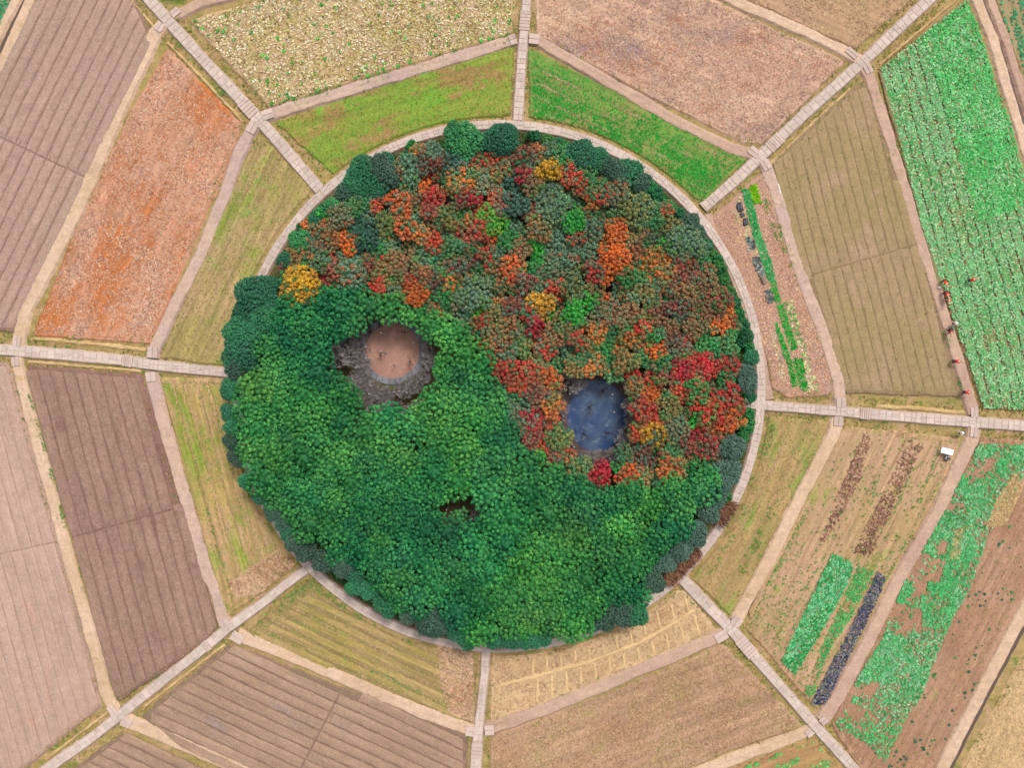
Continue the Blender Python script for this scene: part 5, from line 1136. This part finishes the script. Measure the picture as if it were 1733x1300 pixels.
# white bag
def bag(u, v, label, mat, sx=.3, sy=.2):
    V = []; Fc = []; n = 10
    for r_, z in ((.8, 0), (1, .08), (.95, .18), (.55, .28), (.25, .33), (.4, .4)):
        for i in range(n): a = 2 * math.pi * i / n; k = 1 + .12 * math.sin(3 * a + z * 9); V.append((r_ * k * sx * .5 * math.cos(a), r_ * k * sy * .5 * math.sin(a), z))
    for j in range(5):
        for i in range(n): Fc.append((j * n + i, j * n + (i + 1) % n, (j + 1) * n + (i + 1) % n, (j + 1) * n + i))
    Fc += [tuple(range(n))[::-1], tuple(range(5 * n, 6 * n))]
    return tag(obj('sack', mesh('sack', V, Fc, (mat,), True), None, P(u, v, .09)), label, 'sack')
bag(1588, 487, 'small white sack on the track edge near the red figures', M_WHITE, .34, .3)
# white table and handcart in the lower right plot
root = empty('table', P(1596.5, 763, .07)); root.rotation_euler = (0, 0, -R(14))
def box(name, sx, sy, sz, mat, parent, loc, rot=0.0):
    me = bev_box(name, mat, .02); o = obj(name, me, parent, loc); o.scale = (sx, sy, sz); o.rotation_euler = (0, 0, rot); return o
box('table_top', 1.52, .72, .05, M_WHITE, root, (0, 0, .72))
for sx in (-.68, .68):
    for sy in (-.28, .28): box('leg', .05, .05, .74, M_METAL, root, (sx, sy, -.02))
tag(root, 'white topped table standing in the lower right vegetable plot', 'table')
root = empty('handcart', P(1600, 775, .07)); root.rotation_euler = (0, 0, -R(14))
box('tray', .62, .42, .22, M_METAL, root, (0, 0, .3)); box('load', .42, .26, .12, M_DARKW, root, (.02, 0, .52))
for sy in (-.27, .27):
    w = obj('wheel', lathe('wheel', [(.05, -.03), (.24, -.03), (.24, .03), (.05, .03)], M_BLACKP, 16), root, (0, sy, .24)); w.rotation_euler = (R(90), 0, 0)
for sy in (-.16, .16): box('handle', .5, .035, .035, M_DARKW, root, (-.5, sy, .46))
tag(root, 'small dark handcart with two wheels just below the white table', 'handcart')
# dark mesh covers, bench and plastic strip in the triangular plot
def sheet(name, pts, mat, label, cat, h=.18, loc=None):
    c = sum((P(*p) for p in pts), Vector()) / len(pts); V = [(0, 0, h)]; n = len(pts); D = []
    for i in range(n):
        a, b = P(*pts[i]) - c, P(*pts[(i + 1) % n]) - c
        for k in range(4): D.append(a + (b - a) * k / 4)
    for p in D: V.append((p.x * .75, p.y * .75, h * random.uniform(.7, 1.1)))
    for p in D: V.append((p.x * random.uniform(.95, 1.05), p.y * random.uniform(.95, 1.05), .01))
    m_ = len(D); Fc = [(0, 1 + i, 1 + (i + 1) % m_) for i in range(m_)] + [(1 + i, 1 + m_ + i, 1 + m_ + (i + 1) % m_, 1 + (i + 1) % m_) for i in range(m_)]
    me = mesh(name, V, Fc, (mat,)); 
    if me.polygons[0].normal.z < 0: me.flip_normals()
    return tag(obj(name, me, None, (c.x, c.y, .0)), label, cat)
sheet('plastic_cover', [pz(415, 300), pz(465, 300), pz(500, 400), pz(470, 430), pz(425, 430), pz(402, 370)], M_BLACKP, 'black plastic cover over a bed, topmost of three in triangular plot', 'plastic cover')
sheet('plastic_cover', [pz(440, 440), pz(490, 425), pz(515, 480), pz(460, 495)], M_BLACKP, 'smallest black plastic cover, middle of three in triangular plot', 'plastic cover')
sheet('plastic_cover', [pz(485, 505), pz(540, 490), pz(556, 570), pz(510, 605), pz(484, 590)], M_BLACKP, 'black plastic cover nearest the grey-green clumps in triangular plot', 'plastic cover')
root = empty('wooden_bench', P(1291, 474, .0)); root.rotation_euler = (0, 0, -R(65))
for sy in (-.13, .03, .19): box('slat', 1.05, .13, .04, simple('grey_wood', L(150, 130, 118), .85, .1, .2), root, (0, sy, .38))
for sx in (-.42, .42): box('leg', .06, .4, .38, M_DARKW, root, (sx, .03, 0))
tag(root, 'narrow grey wooden bench beside the long vegetable strip', 'bench')
for i, (pts, lb) in enumerate([([(1316, 311), (1317.4, 311), (1321, 327), (1319.6, 328)], 'torn strip of white plastic on the grey track by upper right'), ([(1661, 3), (1664, 3), (1666, 9), (1663, 10)], 'white plastic scrap in the ditch at the top right edge')]):
    o = sheet('plastic_scrap', pts, M_WHITE, lb, 'plastic scrap', .06); o.location.z = .1 if i == 0 else GZ + .02
q = NT('dark_ditch_water'); q.b.inputs['Roughness'].default_value = .3; q.b.inputs['Base Color'].default_value = L(104, 86, 78)
M_DITCH = q.m
def ditch(label, pts, w):
    D = dense_line(pts, 1.0); V = []; Fc = []
    for i, p in enumerate(D):
        t = tangent(D, i); n_ = Vector((-t.y, t.x, 0)); 
        for sg in (-1, 1): pp = p + n_ * (sg * w * S / 2 * random.uniform(.7, 1.3)); V.append((pp.x, pp.y, GZ + .012))
    for i in range(len(D) - 1): Fc.append((2 * i, 2 * i + 2, 2 * i + 3, 2 * i + 1))
    return tag(obj('ditch', mesh('ditch', V, Fc, (M_DITCH,))), label, 'ditch', kind='structure')
ditch('thin dark ditch between banks in the upper right corner', [(1614, -140), (1666, 0), (1691, 65), (1718, 155), (1740, 224), (1811, 469), (1880, 708)], 6)
ditch('thin dark ditch between banks in the upper left corner', [(-185, 445), (0, 80), (40, -4), (99, -125)], 5)
ditch('thin dark ditch in the lower right corner', [(1562, 1400), (1612, 1300), (1677, 1172), (1745, 1046), (1890, 775)], 6)
